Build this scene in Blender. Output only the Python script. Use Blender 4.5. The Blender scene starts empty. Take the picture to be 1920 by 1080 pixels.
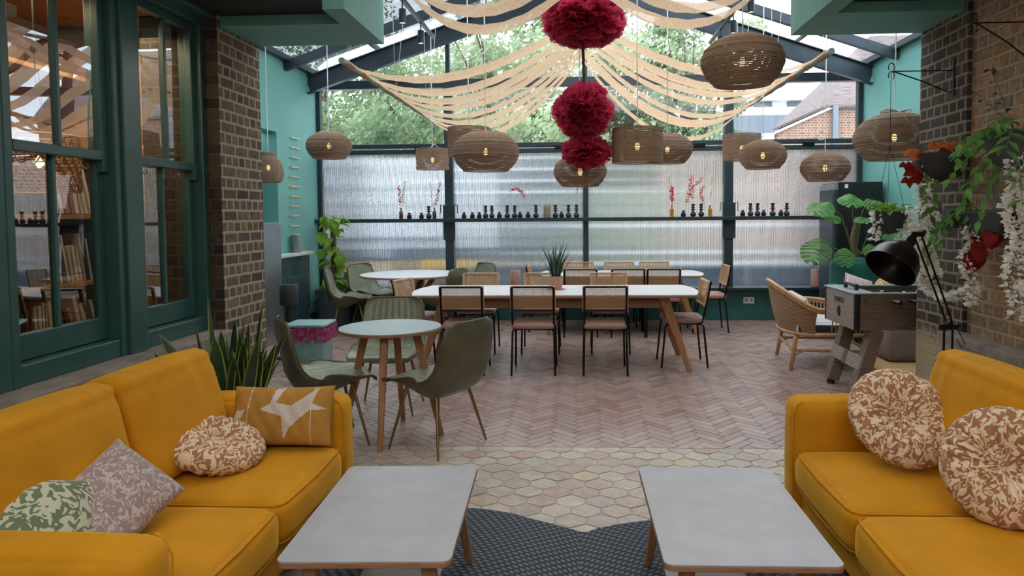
import bpy, math, random
from math import sin, cos, pi, radians, atan, sqrt, exp
from mathutils import Vector, Matrix, Euler
R = random.Random(7)
S = bpy.context.scene
COL = S.collection

# ------------------------------------------------------------------ camera, world, exposure
F = 1300.0
cam_d = bpy.data.cameras.new('camera'); cam = bpy.data.objects.new('camera', cam_d); COL.objects.link(cam)
S.camera = cam
cam_d.sensor_width = 36.0; cam_d.lens = 36.0*F/1920.0
cam_d.shift_x = -(1020-960)/1920.0; cam_d.shift_y = (465-540)/1920.0
cam_d.clip_start = 0.05; cam_d.clip_end = 300
yaw, pitch, roll = atan(65/F), atan(61/F), radians(0.45)
cf = Vector((-sin(yaw)*cos(pitch), cos(yaw)*cos(pitch), -sin(pitch)))
cr = Vector((cos(yaw), sin(yaw), 0)); cu = cr.cross(cf)
cR = cos(roll)*cr - sin(roll)*cu; cU = sin(roll)*cr + cos(roll)*cu
cam.matrix_world = Matrix(((cR.x, cU.x, -cf.x, 0), (cR.y, cU.y, -cf.y, 0), (cR.z, cU.z, -cf.z, 1.5), (0, 0, 0, 1)))
S.view_settings.view_transform = 'Standard'; S.view_settings.look = 'None'
S.view_settings.exposure = 0.30; S.view_settings.gamma = 1.0; S.view_settings.use_curve_mapping = False
S.cycles.use_denoising = True
S.cycles.max_bounces = 10; S.cycles.transparent_max_bounces = 32; S.cycles.transmission_bounces = 10
S.cycles.diffuse_bounces = 5; S.cycles.glossy_bounces = 4
S.cycles.sample_clamp_indirect = 8.0

W = bpy.data.worlds.new('sky'); S.world = W; W.use_nodes = True
wn = W.node_tree.nodes; wl = W.node_tree.links
for n in list(wn): wn.remove(n)
wo = wn.new('ShaderNodeOutputWorld'); bg = wn.new('ShaderNodeBackground'); wl.new(bg.outputs[0], wo.inputs[0])
tc = wn.new('ShaderNodeTexCoord'); nz = wn.new('ShaderNodeTexNoise'); nz.inputs['Scale'].default_value = 2.2
mp = wn.new('ShaderNodeMapping'); mp.inputs['Scale'].default_value = (1, 1, 3)
cr_ = wn.new('ShaderNodeValToRGB'); cr_.color_ramp.elements[0].position = .35; cr_.color_ramp.elements[0].color = (.62, .73, .85, 1)
cr_.color_ramp.elements[1].position = .62; cr_.color_ramp.elements[1].color = (1, 1, 1, 1)
wl.new(tc.outputs['Generated'], mp.inputs[0]); wl.new(mp.outputs[0], nz.inputs['Vector']); wl.new(nz.outputs[0], cr_.inputs[0]); wl.new(cr_.outputs[0], bg.inputs[0])
bg.inputs[1].default_value = 3.9

def light(name, typ, loc, energy, color, size=0.1, rot=(0, 0, 0), sy=None):
    d = bpy.data.lights.new(name, typ); d.energy = energy; d.color = color
    if typ == 'AREA':
        d.size = size
        if sy: d.shape = 'RECTANGLE'; d.size_y = sy
    elif typ == 'POINT': d.shadow_soft_size = size
    o = bpy.data.objects.new(name, d); COL.objects.link(o); o.location = loc; o.rotation_euler = rot
    return o
# added fill light above and behind the camera to brighten the lounge, and the lamp of the library behind the sash windows
light('lounge_fill', 'AREA', (0, -1.2, 3.1), 58, (1, .97, .93), 3.2, (radians(30), 0, 0), 1.6)
light('library_light', 'AREA', (-3.08, 4.1, 2.75), 19, (1, .76, .48), .4, (0, 0, 0), 1.8)

# ------------------------------------------------------------------ mesh helpers
class MB:
    def __init__(s): s.v = []; s.f = []; s.m = []
    def add(s, vs, fs, mi=0):
        o = len(s.v); s.v += [tuple(v) for v in vs]; s.f += [tuple(i+o for i in f) for f in fs]; s.m += [mi]*len(fs); return s
    def box(s, c, d, rot=None, mi=0, taper=1.0):
        x, y, z = d[0]/2, d[1]/2, d[2]/2
        vs = [Vector((a*x*(taper if k < 0 else 1), b*y*(taper if k < 0 else 1), k*z)) for k in (-1, 1) for b in (-1, 1) for a in (-1, 1)]
        if rot is not None:
            M = Euler(rot).to_matrix() if not isinstance(rot, Matrix) else rot
            vs = [M @ v for v in vs]
        vs = [v+Vector(c) for v in vs]
        return s.add(vs, [(0, 2, 3, 1), (4, 5, 7, 6), (0, 1, 5, 4), (2, 6, 7, 3), (0, 4, 6, 2), (1, 3, 7, 5)], mi)
    def bb(s, x0, x1, y0, y1, z0, z1, mi=0):
        return s.box(((x0+x1)/2, (y0+y1)/2, (z0+z1)/2), (abs(x1-x0), abs(y1-y0), abs(z1-z0)), mi=mi)
    def bar(s, p0, p1, w0, h0, w1=None, h1=None, up=(0, 0, 1), mi=0):
        p0, p1 = Vector(p0), Vector(p1); w1 = w0 if w1 is None else w1; h1 = h0 if h1 is None else h1
        d = (p1-p0).normalized(); u = Vector(up)
        if abs(d.dot(u)) > .95: u = Vector((0, 1, 0))
        r = d.cross(u).normalized(); u = r.cross(d)
        vs = []
        for p, w, h in ((p0, w0, h0), (p1, w1, h1)):
            vs += [p-r*w/2-u*h/2, p+r*w/2-u*h/2, p+r*w/2+u*h/2, p-r*w/2+u*h/2]
        return s.add(vs, [(0, 1, 2, 3), (7, 6, 5, 4), (0, 4, 5, 1), (1, 5, 6, 2), (2, 6, 7, 3), (3, 7, 4, 0)], mi)
    def tube(s, pts, r, n=8, closed=False, mi=0):
        pts = [Vector(p) for p in pts]; N = len(pts)
        rs = r if isinstance(r, (list, tuple)) else [r]*N
        vs = []; prev = None
        for i, p in enumerate(pts):
            if closed: d = pts[(i+1) % N]-pts[i-1]
            else: d = pts[min(i+1, N-1)]-pts[max(i-1, 0)]
            d.normalize()
            if prev is None:
                a = Vector((0, 0, 1)) if abs(d.z) < .9 else Vector((1, 0, 0))
                prev = d.cross(a).normalized()
            u = (prev-d*prev.dot(d)).normalized(); prev = u; w = d.cross(u)
            vs += [p+(u*cos(2*pi*k/n)+w*sin(2*pi*k/n))*rs[i] for k in range(n)]
        fs = []
        for i in range(N if closed else N-1):
            a = i*n; b = ((i+1) % N)*n
            fs += [(a+k, a+(k+1) % n, b+(k+1) % n, b+k) for k in range(n)]
        if not closed:
            fs += [tuple(range(n))[::-1], tuple((N-1)*n+k for k in range(n))]
        return s.add(vs, fs, mi)
    def lathe(s, prof, n=32, c=(0, 0, 0), closed=False, mi=0, sx=1, sy=1):
        vs = []; fs = []
        for r, z in prof:
            vs += [(c[0]+r*cos(2*pi*k/n)*sx, c[1]+r*sin(2*pi*k/n)*sy, c[2]+z) for k in range(n)]
        m = len(prof)
        for i in range(m if closed else m-1):
            a = i*n; b = ((i+1) % m)*n
            fs += [(a+k, a+(k+1) % n, b+(k+1) % n, b+k) for k in range(n)]
        return s.add(vs, fs, mi)
    def grid(s, fn, nu, nv, mi=0, mif=None, wrap=False):
        vs = [fn(i/nu, j/nv) for j in range(nv+1) for i in range(nu+1)]
        o = len(s.v); s.v += [tuple(v) for v in vs]
        for j in range(nv):
            for i in range(nu):
                a = o+j*(nu+1)+i
                s.f.append((a, a+1, a+nu+2, a+nu+1)); s.m.append(mif((i+.5)/nu, (j+.5)/nv) if mif else mi)
        return s
    def softbox(s, c, d, r, bulge=(0, 0, 0), n=10, rot=None, wrinkle=0, seed=0, mi=0):
        h = [d[0]/2, d[1]/2, d[2]/2]; r = min(r, *h)
        def mapax(t, hh):      # denser samples near the rounded edges
            return hh*sin(t*pi/2)
        ph = seed*1.7
        def P(p):
            q = [mapax(p[i], h[i]) for i in range(3)]
            inner = [max(-(h[i]-r), min(h[i]-r, q[i])) for i in range(3)]
            dd = Vector([q[i]-inner[i] for i in range(3)])
            out = Vector(inner)+(dd.normalized()*r if dd.length > 1e-9 else Vector())
            for ax in range(3):
                if bulge[ax]:
                    a, b = [k for k in range(3) if k != ax]
                    out[ax] += bulge[ax]*(p[ax])*(1-p[a]**2)*(1-p[b]**2)
            if wrinkle:
                w = wrinkle*(sin(out.x*31+ph)*sin(out.y*27+2*ph)+.6*sin(out.z*47+out.y*19+ph))
                k = out.normalized(); out += k*w
            return out
        M = (Euler(rot).to_matrix() if rot is not None and not isinstance(rot, Matrix) else rot)
        cc = Vector(c)
        for ax in range(3):
            a, b = [k for k in range(3) if k != ax]
            for sg in (-1, 1):
                def fn(u, v):
                    p = [0, 0, 0]; p[ax] = sg
                    if sg*(1 if ax != 1 else -1) > 0: p[a] = 2*u-1; p[b] = 2*v-1
                    else: p[a] = 1-2*u; p[b] = 2*v-1
                    q = P(p)
                    if M is not None: q = M @ q
                    return q+cc
                s.grid(fn, n, n, mi)
        return s
    def build(s, name, mats, parent=None, smooth=False, bevel=0, seg=2, weld=False, subd=0, angle=35):
        me = bpy.data.meshes.new(name); me.from_pydata(s.v, [], s.f)
        if not isinstance(mats, (list, tuple)): mats = [mats]
        for m in mats: me.materials.append(m)
        if any(s.m): me.polygons.foreach_set('material_index', s.m)
        me.validate()
        if weld:
            import bmesh
            b = bmesh.new(); b.from_mesh(me); bmesh.ops.remove_doubles(b, verts=b.verts, dist=1e-5); b.to_mesh(me); b.free()
        if smooth:
            me.polygons.foreach_set('use_smooth', [True]*len(me.polygons))
            if angle < 180: me.set_sharp_from_angle(angle=radians(angle))
        me.update()
        o = bpy.data.objects.new(name, me); COL.objects.link(o)
        if parent is not None: o.parent = parent
        if bevel:
            b = o.modifiers.new('bevel', 'BEVEL'); b.width = bevel; b.segments = seg; b.limit_method = 'ANGLE'
        if subd:
            b = o.modifiers.new('subd', 'SUBSURF'); b.levels = subd; b.render_levels = subd
        return o

def thing(name, label, cat, loc=(0, 0, 0), rz=0, group=None, kind=None):
    o = bpy.data.objects.new(name, None); COL.objects.link(o); o.location = loc; o.rotation_euler = (0, 0, rz)
    o.empty_display_size = .1
    o['label'] = label
    if cat: o['category'] = cat
    if group: o['group'] = group
    if kind: o['kind'] = kind
    return o
def tag(o, label, cat, group=None, kind=None):
    o['label'] = label; o['category'] = cat
    if group: o['group'] = group
    if kind: o['kind'] = kind
    return o
def struct(o, label=None):
    o['kind'] = 'structure'
    if label: o['label'] = label
    return o
def copy_tree(o, parent=None):
    c = o.copy(); COL.objects.link(c); c.parent = parent
    for ch in list(o.children): copy_tree(ch, c)
    return c
def dup(o, loc, rz=0, label=None, group=None):
    c = copy_tree(o); c.location = loc; c.rotation_euler = (o.rotation_euler.x, o.rotation_euler.y, rz)
    if label: c['label'] = label
    if group: c['group'] = group
    return c
ORD = ['first', 'second', 'third', 'fourth', 'fifth', 'sixth', 'seventh', 'eighth', 'ninth', 'tenth', 'eleventh', 'twelfth', 'thirteenth', 'fourteenth', 'fifteenth', 'sixteenth', 'seventeenth', 'eighteenth', 'nineteenth', 'twentieth']

# ------------------------------------------------------------------ materials
def nt(name):
    m = bpy.data.materials.new(name); m.use_nodes = True; t = m.node_tree
    b = t.nodes['Principled BSDF']; return m, t, t.nodes, t.links, b
def pm(name, col, rough=.5, metal=0, var=.12, scale=12, bump=0, bscale=60, sheen=0, stretch=(1, 1, 1), coat=0, trans=0, alpha=1, emit=None, spec=.5, sheentint=None):
    m, t, N, L, b = nt(name)
    b.inputs['Roughness'].default_value = rough; b.inputs['Metallic'].default_value = metal
    b.inputs['Specular IOR Level'].default_value = spec
    if sheen:
        b.inputs['Sheen Weight'].default_value = sheen; b.inputs['Sheen Roughness'].default_value = .4
        if sheentint: b.inputs['Sheen Tint'].default_value = (*sheentint, 1)
    if coat: b.inputs['Coat Weight'].default_value = coat; b.inputs['Coat Roughness'].default_value = .15
    if trans: b.inputs['Transmission Weight'].default_value = trans
    if alpha < 1: b.inputs['Alpha'].default_value = alpha
    if emit: b.inputs['Emission Color'].default_value = (*emit[0], 1); b.inputs['Emission Strength'].default_value = emit[1]
    tc = N.new('ShaderNodeTexCoord'); mp = N.new('ShaderNodeMapping'); mp.inputs['Scale'].default_value = stretch
    L.new(tc.outputs['Object'], mp.inputs[0])
    nz = N.new('ShaderNodeTexNoise'); nz.inputs['Scale'].default_value = scale; nz.inputs['Detail'].default_value = 5
    L.new(mp.outputs[0], nz.inputs['Vector'])
    rp = N.new('ShaderNodeValToRGB'); e = rp.color_ramp.elements
    e[0].position = .3; e[1].position = .7
    e[0].color = (*[max(0, c*(1-var)) for c in col], 1); e[1].color = (*[min(1, c*(1+var)) for c in col], 1)
    L.new(nz.outputs[0], rp.inputs[0]); L.new(rp.outputs[0], b.inputs['Base Color'])
    if bump:
        n2 = N.new('ShaderNodeTexNoise'); n2.inputs['Scale'].default_value = bscale; n2.inputs['Detail'].default_value = 4
        L.new(mp.outputs[0], n2.inputs['Vector'])
        bp = N.new('ShaderNodeBump'); bp.inputs['Strength'].default_value = min(1, bump); bp.inputs['Distance'].default_value = .01
        L.new(n2.outputs[0], bp.inputs['Height']); L.new(bp.outputs[0], b.inputs['Normal'])
    return m
def island(name, cols, rough=.6, nscale=25, bump=.3, nvar=.35, bscale=80, spec=.5, stain=None):
    """every separate piece of the mesh takes its own colour from the ramp"""
    m, t, N, L, b = nt(name); b.inputs['Roughness'].default_value = rough; b.inputs['Specular IOR Level'].default_value = spec
    g = N.new('ShaderNodeNewGeometry'); rp = N.new('ShaderNodeValToRGB'); e = rp.color_ramp.elements
    for i, c in enumerate(cols):
        el = e[i] if i < 2 else e.new(1)
        el.color = (*c, 1)
    for i in range(len(cols)): e[i].position = i/(len(cols)-1)
    for i, c in enumerate(cols): e[i].color = (*c, 1)
    L.new(g.outputs['Random Per Island'], rp.inputs[0])
    tc = N.new('ShaderNodeTexCoord'); nz = N.new('ShaderNodeTexNoise'); nz.inputs['Scale'].default_value = nscale; nz.inputs['Detail'].default_value = 6; nz.inputs['Roughness'].default_value = .65
    L.new(tc.outputs['Object'], nz.inputs['Vector'])
    r2 = N.new('ShaderNodeValToRGB'); r2.color_ramp.elements[0].position = .3; r2.color_ramp.elements[1].position = .7
    r2.color_ramp.elements[0].color = (1-nvar, 1-nvar, 1-nvar, 1); r2.color_ramp.elements[1].color = (1, 1, 1, 1)
    L.new(nz.outputs[0], r2.inputs[0])
    mx = N.new('ShaderNodeMix'); mx.data_type = 'RGBA'; mx.blend_type = 'MULTIPLY'; mx.inputs[0].default_value = 1
    L.new(rp.outputs[0], mx.inputs[6]); L.new(r2.outputs[0], mx.inputs[7]); L.new(mx.outputs[2], b.inputs['Base Color'])
    bp = N.new('ShaderNodeBump'); bp.inputs['Strength'].default_value = bump; bp.inputs['Distance'].default_value = .006
    n3 = N.new('ShaderNodeTexNoise'); n3.inputs['Scale'].default_value = bscale; n3.inputs['Detail'].default_value = 4; L.new(tc.outputs['Object'], n3.inputs['Vector'])
    L.new(n3.outputs[0], bp.inputs['Height']); L.new(bp.outputs[0], b.inputs['Normal'])
    return m
def patmat(name, c1, c2, scale=14, kind='floral', rough=.8, thr=.5, c3=None, sheen=.2):
    """printed fabric"""
    m, t, N, L, b = nt(name); b.inputs['Roughness'].default_value = rough; b.inputs['Sheen Weight'].default_value = sheen
    tc = N.new('ShaderNodeTexCoord'); v = tc.outputs['Object']
    n1 = N.new('ShaderNodeTexNoise'); n1.inputs['Scale'].default_value = scale*.8; n1.inputs['Detail'].default_value = 1; n1.inputs['Distortion'].default_value = 1.6
    L.new(v, n1.inputs['Vector'])
    rp = N.new('ShaderNodeValToRGB'); rp.color_ramp.interpolation = 'CONSTANT' if kind == 'floral' else 'LINEAR'
    e = rp.color_ramp.elements; e[0].position = 0; e[0].color = (*c1, 1); e[1].position = thr; e[1].color = (*c2, 1)
    if kind == 'floral':
        vo = N.new('ShaderNodeTexVoronoi'); vo.feature = 'SMOOTH_F1'; vo.inputs['Scale'].default_value = scale*1.3
        ad = N.new('ShaderNodeVectorMath'); ad.operation = 'MULTIPLY_ADD'; ad.inputs[1].default_value = (.09, .09, .09)
        L.new(n1.outputs['Color'], ad.inputs[0]); L.new(v, ad.inputs[2]); L.new(ad.outputs[0], vo.inputs['Vector'])
        mm = N.new('ShaderNodeMath'); mm.operation = 'PINGPONG'; mm.inputs[1].default_value = .17
        L.new(vo.outputs['Distance'], mm.inputs[0]); m2 = N.new('ShaderNodeMath'); m2.operation = 'MULTIPLY'; m2.inputs[1].default_value = 5.8
        L.new(mm.outputs[0], m2.inputs[0]); L.new(m2.outputs[0], rp.inputs[0])
        if c3: x = e.new(min(.98, thr+.32)); x.color = (*c3, 1)
    elif kind == 'stripe':
        w = N.new('ShaderNodeTexWave'); w.inputs['Scale'].default_value = scale; w.bands_direction = 'X'; L.new(v, w.inputs['Vector']); rp.color_ramp.interpolation = 'CONSTANT'
        L.new(w.outputs[0], rp.inputs[0])
    L.new(rp.outputs[0], b.inputs['Base Color'])
    n2 = N.new('ShaderNodeTexNoise'); n2.inputs['Scale'].default_value = 300; bp = N.new('ShaderNodeBump'); bp.inputs['Strength'].default_value = .15; bp.inputs['Distance'].default_value = .003
    L.new(v, n2.inputs['Vector']); L.new(n2.outputs[0], bp.inputs['Height']); L.new(bp.outputs[0], b.inputs['Normal'])
    return m
def brickmat(name, axes, cols, mortar, mort_size=.012, bw=.225, bh=.075, tint=1.0, painted=None):
    m, t, N, L, b = nt(name); b.inputs['Roughness'].default_value = .9
    g = N.new('ShaderNodeNewGeometry'); sp = N.new('ShaderNodeSeparateXYZ'); L.new(g.outputs['Position'], sp.inputs[0])
    cb = N.new('ShaderNodeCombineXYZ'); L.new(sp.outputs['XYZ'.index(axes[0])], cb.inputs[0]); L.new(sp.outputs['XYZ'.index(axes[1])], cb.inputs[1])
    nz = N.new('ShaderNodeTexNoise'); nz.inputs['Scale'].default_value = 9; L.new(g.outputs['Position'], nz.inputs['Vector'])
    ad = N.new('ShaderNodeVectorMath'); ad.operation = 'MULTIPLY_ADD'; ad.inputs[1].default_value = (.012, .012, 0)
    L.new(nz.outputs['Color'], ad.inputs[0]); L.new(cb.outputs[0], ad.inputs[2])
    br = N.new('ShaderNodeTexBrick'); L.new(ad.outputs[0], br.inputs['Vector']); br.inputs['Scale'].default_value = 1
    br.inputs['Brick Width'].default_value = bw; br.inputs['Row Height'].default_value = bh; br.inputs['Mortar Size'].default_value = mort_size
    br.inputs['Mortar Smooth'].default_value = .3; br.inputs['Bias'].default_value = 0
    br.inputs['Color1'].default_value = (0, 0, 0, 1); br.inputs['Color2'].default_value = (1, 1, 1, 1); br.inputs['Mortar'].default_value = (.5, .5, .5, 1)
    br.offset = .5; br.squash = .5; br.squash_frequency = 2
    rp = N.new('ShaderNodeValToRGB'); e = rp.color_ramp.elements
    for i in range(2, len(cols)): e.new(1)
    for i, c in enumerate(cols): e[i].position = i/(len(cols)-1); e[i].color = (*c, 1)
    L.new(br.outputs['Color'], rp.inputs[0])
    n2 = N.new('ShaderNodeTexNoise'); n2.inputs['Scale'].default_value = 28; n2.inputs['Detail'].default_value = 8; n2.inputs['Roughness'].default_value = .7; L.new(g.outputs['Position'], n2.inputs['Vector'])
    r2 = N.new('ShaderNodeValToRGB'); r2.color_ramp.elements[0].position = .32; r2.color_ramp.elements[1].position = .68
    r2.color_ramp.elements[0].color = (.45, .45, .45, 1); r2.color_ramp.elements[1].color = (1.25, 1.25, 1.25, 1); L.new(n2.outputs[0], r2.inputs[0])
    mx = N.new('ShaderNodeMix'); mx.data_type = 'RGBA'; mx.blend_type = 'MULTIPLY'; mx.inputs[0].default_value = 1
    L.new(rp.outputs[0], mx.inputs[6]); L.new(r2.outputs[0], mx.inputs[7])
    m3 = N.new('ShaderNodeMix'); m3.data_type = 'RGBA'; L.new(br.outputs['Fac'], m3.inputs[0]); L.new(mx.outputs[2], m3.inputs[6]); m3.inputs[7].default_value = (*mortar, 1)
    last = m3.outputs[2]
    if painted:   # flaking cream limewash on the lower courses
        zt, pc = painted
        mr = N.new('ShaderNodeMapRange'); mr.inputs['From Min'].default_value = zt+.06; mr.inputs['From Max'].default_value = zt-.06
        na = N.new('ShaderNodeMath'); na.operation = 'MULTIPLY_ADD'; na.inputs[1].default_value = .3; L.new(n2.outputs[0], na.inputs[0]); L.new(sp.outputs[2], na.inputs[2]); 
        sb = N.new('ShaderNodeMath'); sb.operation = 'SUBTRACT'; sb.inputs[1].default_value = .15; L.new(na.outputs[0], sb.inputs[0]); L.new(sb.outputs[0], mr.inputs['Value'])
        mu = N.new('ShaderNodeMath'); mu.operation = 'MULTIPLY'; mu.inputs[1].default_value = .9; L.new(mr.outputs[0], mu.inputs[0])
        m4 = N.new('ShaderNodeMix'); m4.data_type = 'RGBA'; L.new(mu.outputs[0], m4.inputs[0]); L.new(last, m4.inputs[6]); m4.inputs[7].default_value = (*pc, 1); last = m4.outputs[2]
    L.new(last, b.inputs['Base Color'])
    bp = N.new('ShaderNodeBump'); bp.inputs['Strength'].default_value = .8; bp.inputs['Distance'].default_value = .012
    mm = N.new('ShaderNodeMath'); mm.operation = 'MULTIPLY_ADD'; mm.inputs[1].default_value = .35; L.new(n2.outputs[0], mm.inputs[0])
    iv = N.new('ShaderNodeMath'); iv.operation = 'SUBTRACT'; iv.inputs[0].default_value = 1; L.new(br.outputs['Fac'], iv.inputs[1]); L.new(iv.outputs[0], mm.inputs[2])
    L.new(mm.outputs[0], bp.inputs['Height']); L.new(bp.outputs[0], b.inputs['Normal'])
    return m
def thin_glass(name, refl=.08, tint=(1, 1, 1), rough=0, fac=1.0):
    m, t, N, L, b = nt(name); N.remove(b); out = N['Material Output']
    tr = N.new('ShaderNodeBsdfTransparent'); tr.inputs[0].default_value = (*tint, 1); gl = N.new('ShaderNodeBsdfGlossy'); gl.inputs['Roughness'].default_value = rough
    lw = N.new('ShaderNodeFresnel'); lw.inputs['IOR'].default_value = 1.5
    ma = N.new('ShaderNodeMath'); ma.operation = 'MULTIPLY_ADD'; ma.inputs[1].default_value = fac; ma.inputs[2].default_value = refl; L.new(lw.outputs[0], ma.inputs[0]); ma.use_clamp = True
    mx = N.new('ShaderNodeMixShader'); L.new(ma.outputs[0], mx.inputs[0]); L.new(tr.outputs[0], mx.inputs[1]); L.new(gl.outputs[0], mx.inputs[2]); L.new(mx.outputs[0], out.inputs[0])
    return m
def translucent(name, col, tr=.5, rough=.9, var=.15, scale=40, alpha=0, weave=False):
    m, t, N, L, b = nt(name); out = N['Material Output']
    b.inputs['Roughness'].default_value = rough; b.inputs['Specular IOR Level'].default_value = .15
    tc = N.new('ShaderNodeTexCoord'); nz = N.new('ShaderNodeTexNoise'); nz.inputs['Scale'].default_value = scale; nz.inputs['Detail'].default_value = 5; L.new(tc.outputs['Object'], nz.inputs['Vector'])
    rp = N.new('ShaderNodeValToRGB'); e = rp.color_ramp.elements; e[0].position = .3; e[1].position = .7
    e[0].color = (*[c*(1-var) for c in col], 1); e[1].color = (*[min(1, c*(1+var)) for c in col], 1); L.new(nz.outputs[0], rp.inputs[0])
    L.new(rp.outputs[0], b.inputs['Base Color'])
    tl = N.new('ShaderNodeBsdfTranslucent'); L.new(rp.outputs[0], tl.inputs[0])
    mx = N.new('ShaderNodeMixShader'); mx.inputs[0].default_value = tr; L.new(b.outputs[0], mx.inputs[1]); L.new(tl.outputs[0], mx.inputs[2])
    last = mx
    if alpha:
        tp = N.new('ShaderNodeBsdfTransparent'); m2 = N.new('ShaderNodeMixShader'); m2.inputs[0].default_value = alpha
        L.new(mx.outputs[0], m2.inputs[1]); L.new(tp.outputs[0], m2.inputs[2]); last = m2
    L.new(last.outputs[0], out.inputs[0])
    return m
def cane_mat(name, col, sc=95, hole=.55):
    m, t, N, L, b = nt(name); out = N['Material Output']; b.inputs['Base Color'].default_value = (*col, 1); b.inputs['Roughness'].default_value = .6
    tc = N.new('ShaderNodeTexCoord'); sp = N.new('ShaderNodeSeparateXYZ'); L.new(tc.outputs['Object'], sp.inputs[0])
    o = []
    for i in (0, 2):
        a = N.new('ShaderNodeMath'); a.operation = 'MULTIPLY'; a.inputs[1].default_value = sc; L.new(sp.outputs[i], a.inputs[0])
        f = N.new('ShaderNodeMath'); f.operation = 'FRACT'; L.new(a.outputs[0], f.inputs[0])
        c = N.new('ShaderNodeMath'); c.operation = 'LESS_THAN'; c.inputs[1].default_value = hole; L.new(f.outputs[0], c.inputs[0]); o.append(c)
    mu = N.new('ShaderNodeMath'); mu.operation = 'MULTIPLY'; L.new(o[0].outputs[0], mu.inputs[0]); L.new(o[1].outputs[0], mu.inputs[1])
    tp = N.new('ShaderNodeBsdfTransparent'); mx = N.new('ShaderNodeMixShader'); L.new(mu.outputs[0], mx.inputs[0]); L.new(b.outputs[0], mx.inputs[1]); L.new(tp.outputs[0], mx.inputs[2]); L.new(mx.outputs[0], out.inputs[0])
    return m

M = {}
M['teal'] = pm('teal_paint', (.145, .375, .335), .55, var=.06, scale=2.5)
M['teal_dark'] = pm('dark_teal_paint', (.03, .125, .115), .45, var=.1, scale=4)
M['fascia'] = pm('sage_teal_paint', (.14, .36, .31), .6, var=.06, scale=3)
M['sash'] = pm('sash_green_paint', (.034, .10, .09), .32, var=.12, scale=6, bump=.08, bscale=30)
M['black_ceiling'] = pm('black_green_paint', (.004, .009, .008), .7)
M['brick_pier'] = brickmat('dark_stock_brick', 'YZ', [(.06, .048, .04), (.15, .105, .065), (.20, .14, .08), (.10, .08, .06), (.17, .115, .07)], (.38, .30, .215), .012, .19, .078)
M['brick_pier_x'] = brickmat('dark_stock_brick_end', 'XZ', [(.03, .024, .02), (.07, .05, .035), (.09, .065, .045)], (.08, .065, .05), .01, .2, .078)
M['brick_wall'] = brickmat('yellow_stock_brick', 'YZ', [(.30, .20, .11), (.46, .26, .11), (.36, .22, .13), (.50, .33, .17), (.24, .18, .14), (.44, .30, .20)], (.42, .33, .24), .012, .225, .085)
M['brick_pier_r'] = brickmat('dark_stock_brick_limewash', 'YZ', [(.03, .027, .026), (.075, .055, .045), (.10, .075, .055), (.05, .042, .038)], (.27, .21, .15), .011, .2, .078, painted=(.62, (.46, .37, .23)))
M['stone'] = pm('worn_stone', (.24, .205, .18), .85, var=.25, scale=9, bump=.5, bscale=40)
M['steel'] = pm('dark_steel', (.035, .05, .065), .42, metal=.3, var=.15, scale=5)
M['frame'] = pm('graphite_frame', (.022, .036, .045), .4, var=.1)
M['black_metal'] = pm('black_metal', (.008, .008, .009), .35, metal=.6)
M['mortar'] = pm('mortar', (.33, .25, .22), .95, var=.2, scale=30)
M['herring'] = island('clay_brick_paving', [(.30, .175, .145), (.36, .225, .19), (.42, .28, .24), (.33, .22, .205), (.38, .27, .235), (.44, .30, .25)], .27, 5, .35, .25, 60, .8)
M['hex'] = island('hexagon_terracotta', [(.52, .41, .29), (.46, .33, .26), (.58, .50, .38), (.40, .33, .28), (.57, .47, .32), (.48, .42, .36), (.46, .30, .24), (.55, .47, .37)], .4, 14, .5, .35, 55, .5)
M['oak'] = pm('oak', (.36, .17, .07), .45, var=.22, scale=14, stretch=(3, 3, .35), bump=.1, bscale=40)
M['ply'] = pm('ply_edge', (.30, .15, .08), .5, var=.25, scale=10, stretch=(1, 1, 20))
M['laminate'] = pm('pale_grey_laminate', (.38, .38, .405), .38, var=.07, scale=9, bump=.02, bscale=140)
M['laminate_w'] = pm('white_laminate', (.62, .61, .63), .35, var=.05, scale=6)
M['laminate_s'] = pm('sage_grey_laminate', (.28, .36, .35), .35, var=.05, scale=6)
M['velvet'] = pm('mustard_velvet', (.55, .235, .006), .75, var=.12, scale=5, bump=.12, bscale=260, sheen=.6, sheentint=(1, .62, .10), spec=.2)
M['green_leather'] = pm('olive_leather', (.095, .088, .048), .32, var=.22, scale=7, bump=.1, bscale=120)
M['green_leather_f'] = pm('sage_leather', (.21, .225, .145), .36, var=.18, scale=7, bump=.1, bscale=120)
M['brass'] = pm('aged_brass', (.23, .16, .07), .4, metal=.8, var=.1)
M['pink_leather'] = pm('dusty_pink_leather', (.40, .23, .18), .4, var=.1, scale=9)
M['cane'] = cane_mat('woven_cane', (.56, .35, .18), 95, .60)
M['cane_wood'] = pm('light_beech', (.55, .33, .17), .5, var=.12, scale=12)
M['rattan'] = pm('rattan', (.52, .28, .12), .45, var=.2, scale=18)
M['card'] = pm('layered_cardboard', (.31, .205, .135), .85, var=.35, scale=90, stretch=(1, 1, 6))
M['cord'] = pm('white_cord', (.8, .8, .78), .6)
M['bulb'] = pm('glowing_bulb', (1, .7, .3), .3, emit=((1, .60, .22), 4))
M['linen'] = translucent('open_weave_linen', (.68, .46, .295), .55, var=.16, scale=70, alpha=.07)
M['tulle'] = translucent('crimson_tulle', (.66, .06, .135), .5, var=.3, scale=9, alpha=.28)
M['pole'] = pm('bamboo_pole', (.22, .25, .20), .6)
M['leaf'] = translucent('green_leaf', (.12, .27, .07), .35, .45, var=.45, scale=9)
M['leaf_dark'] = pm('dark_leaf', (.018, .05, .018), .35, var=.4, scale=20)
M['leaf_edge'] = pm('yellow_leaf_edge', (.30, .33, .06), .4, var=.2)
M['leaf_lime'] = translucent('lime_leaf', (.24, .42, .05), .4, .4, var=.35, scale=8)
M['leaf_red'] = translucent('autumn_leaf', (.26, .018, .012), .3, .5, var=.4, scale=14)
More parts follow.
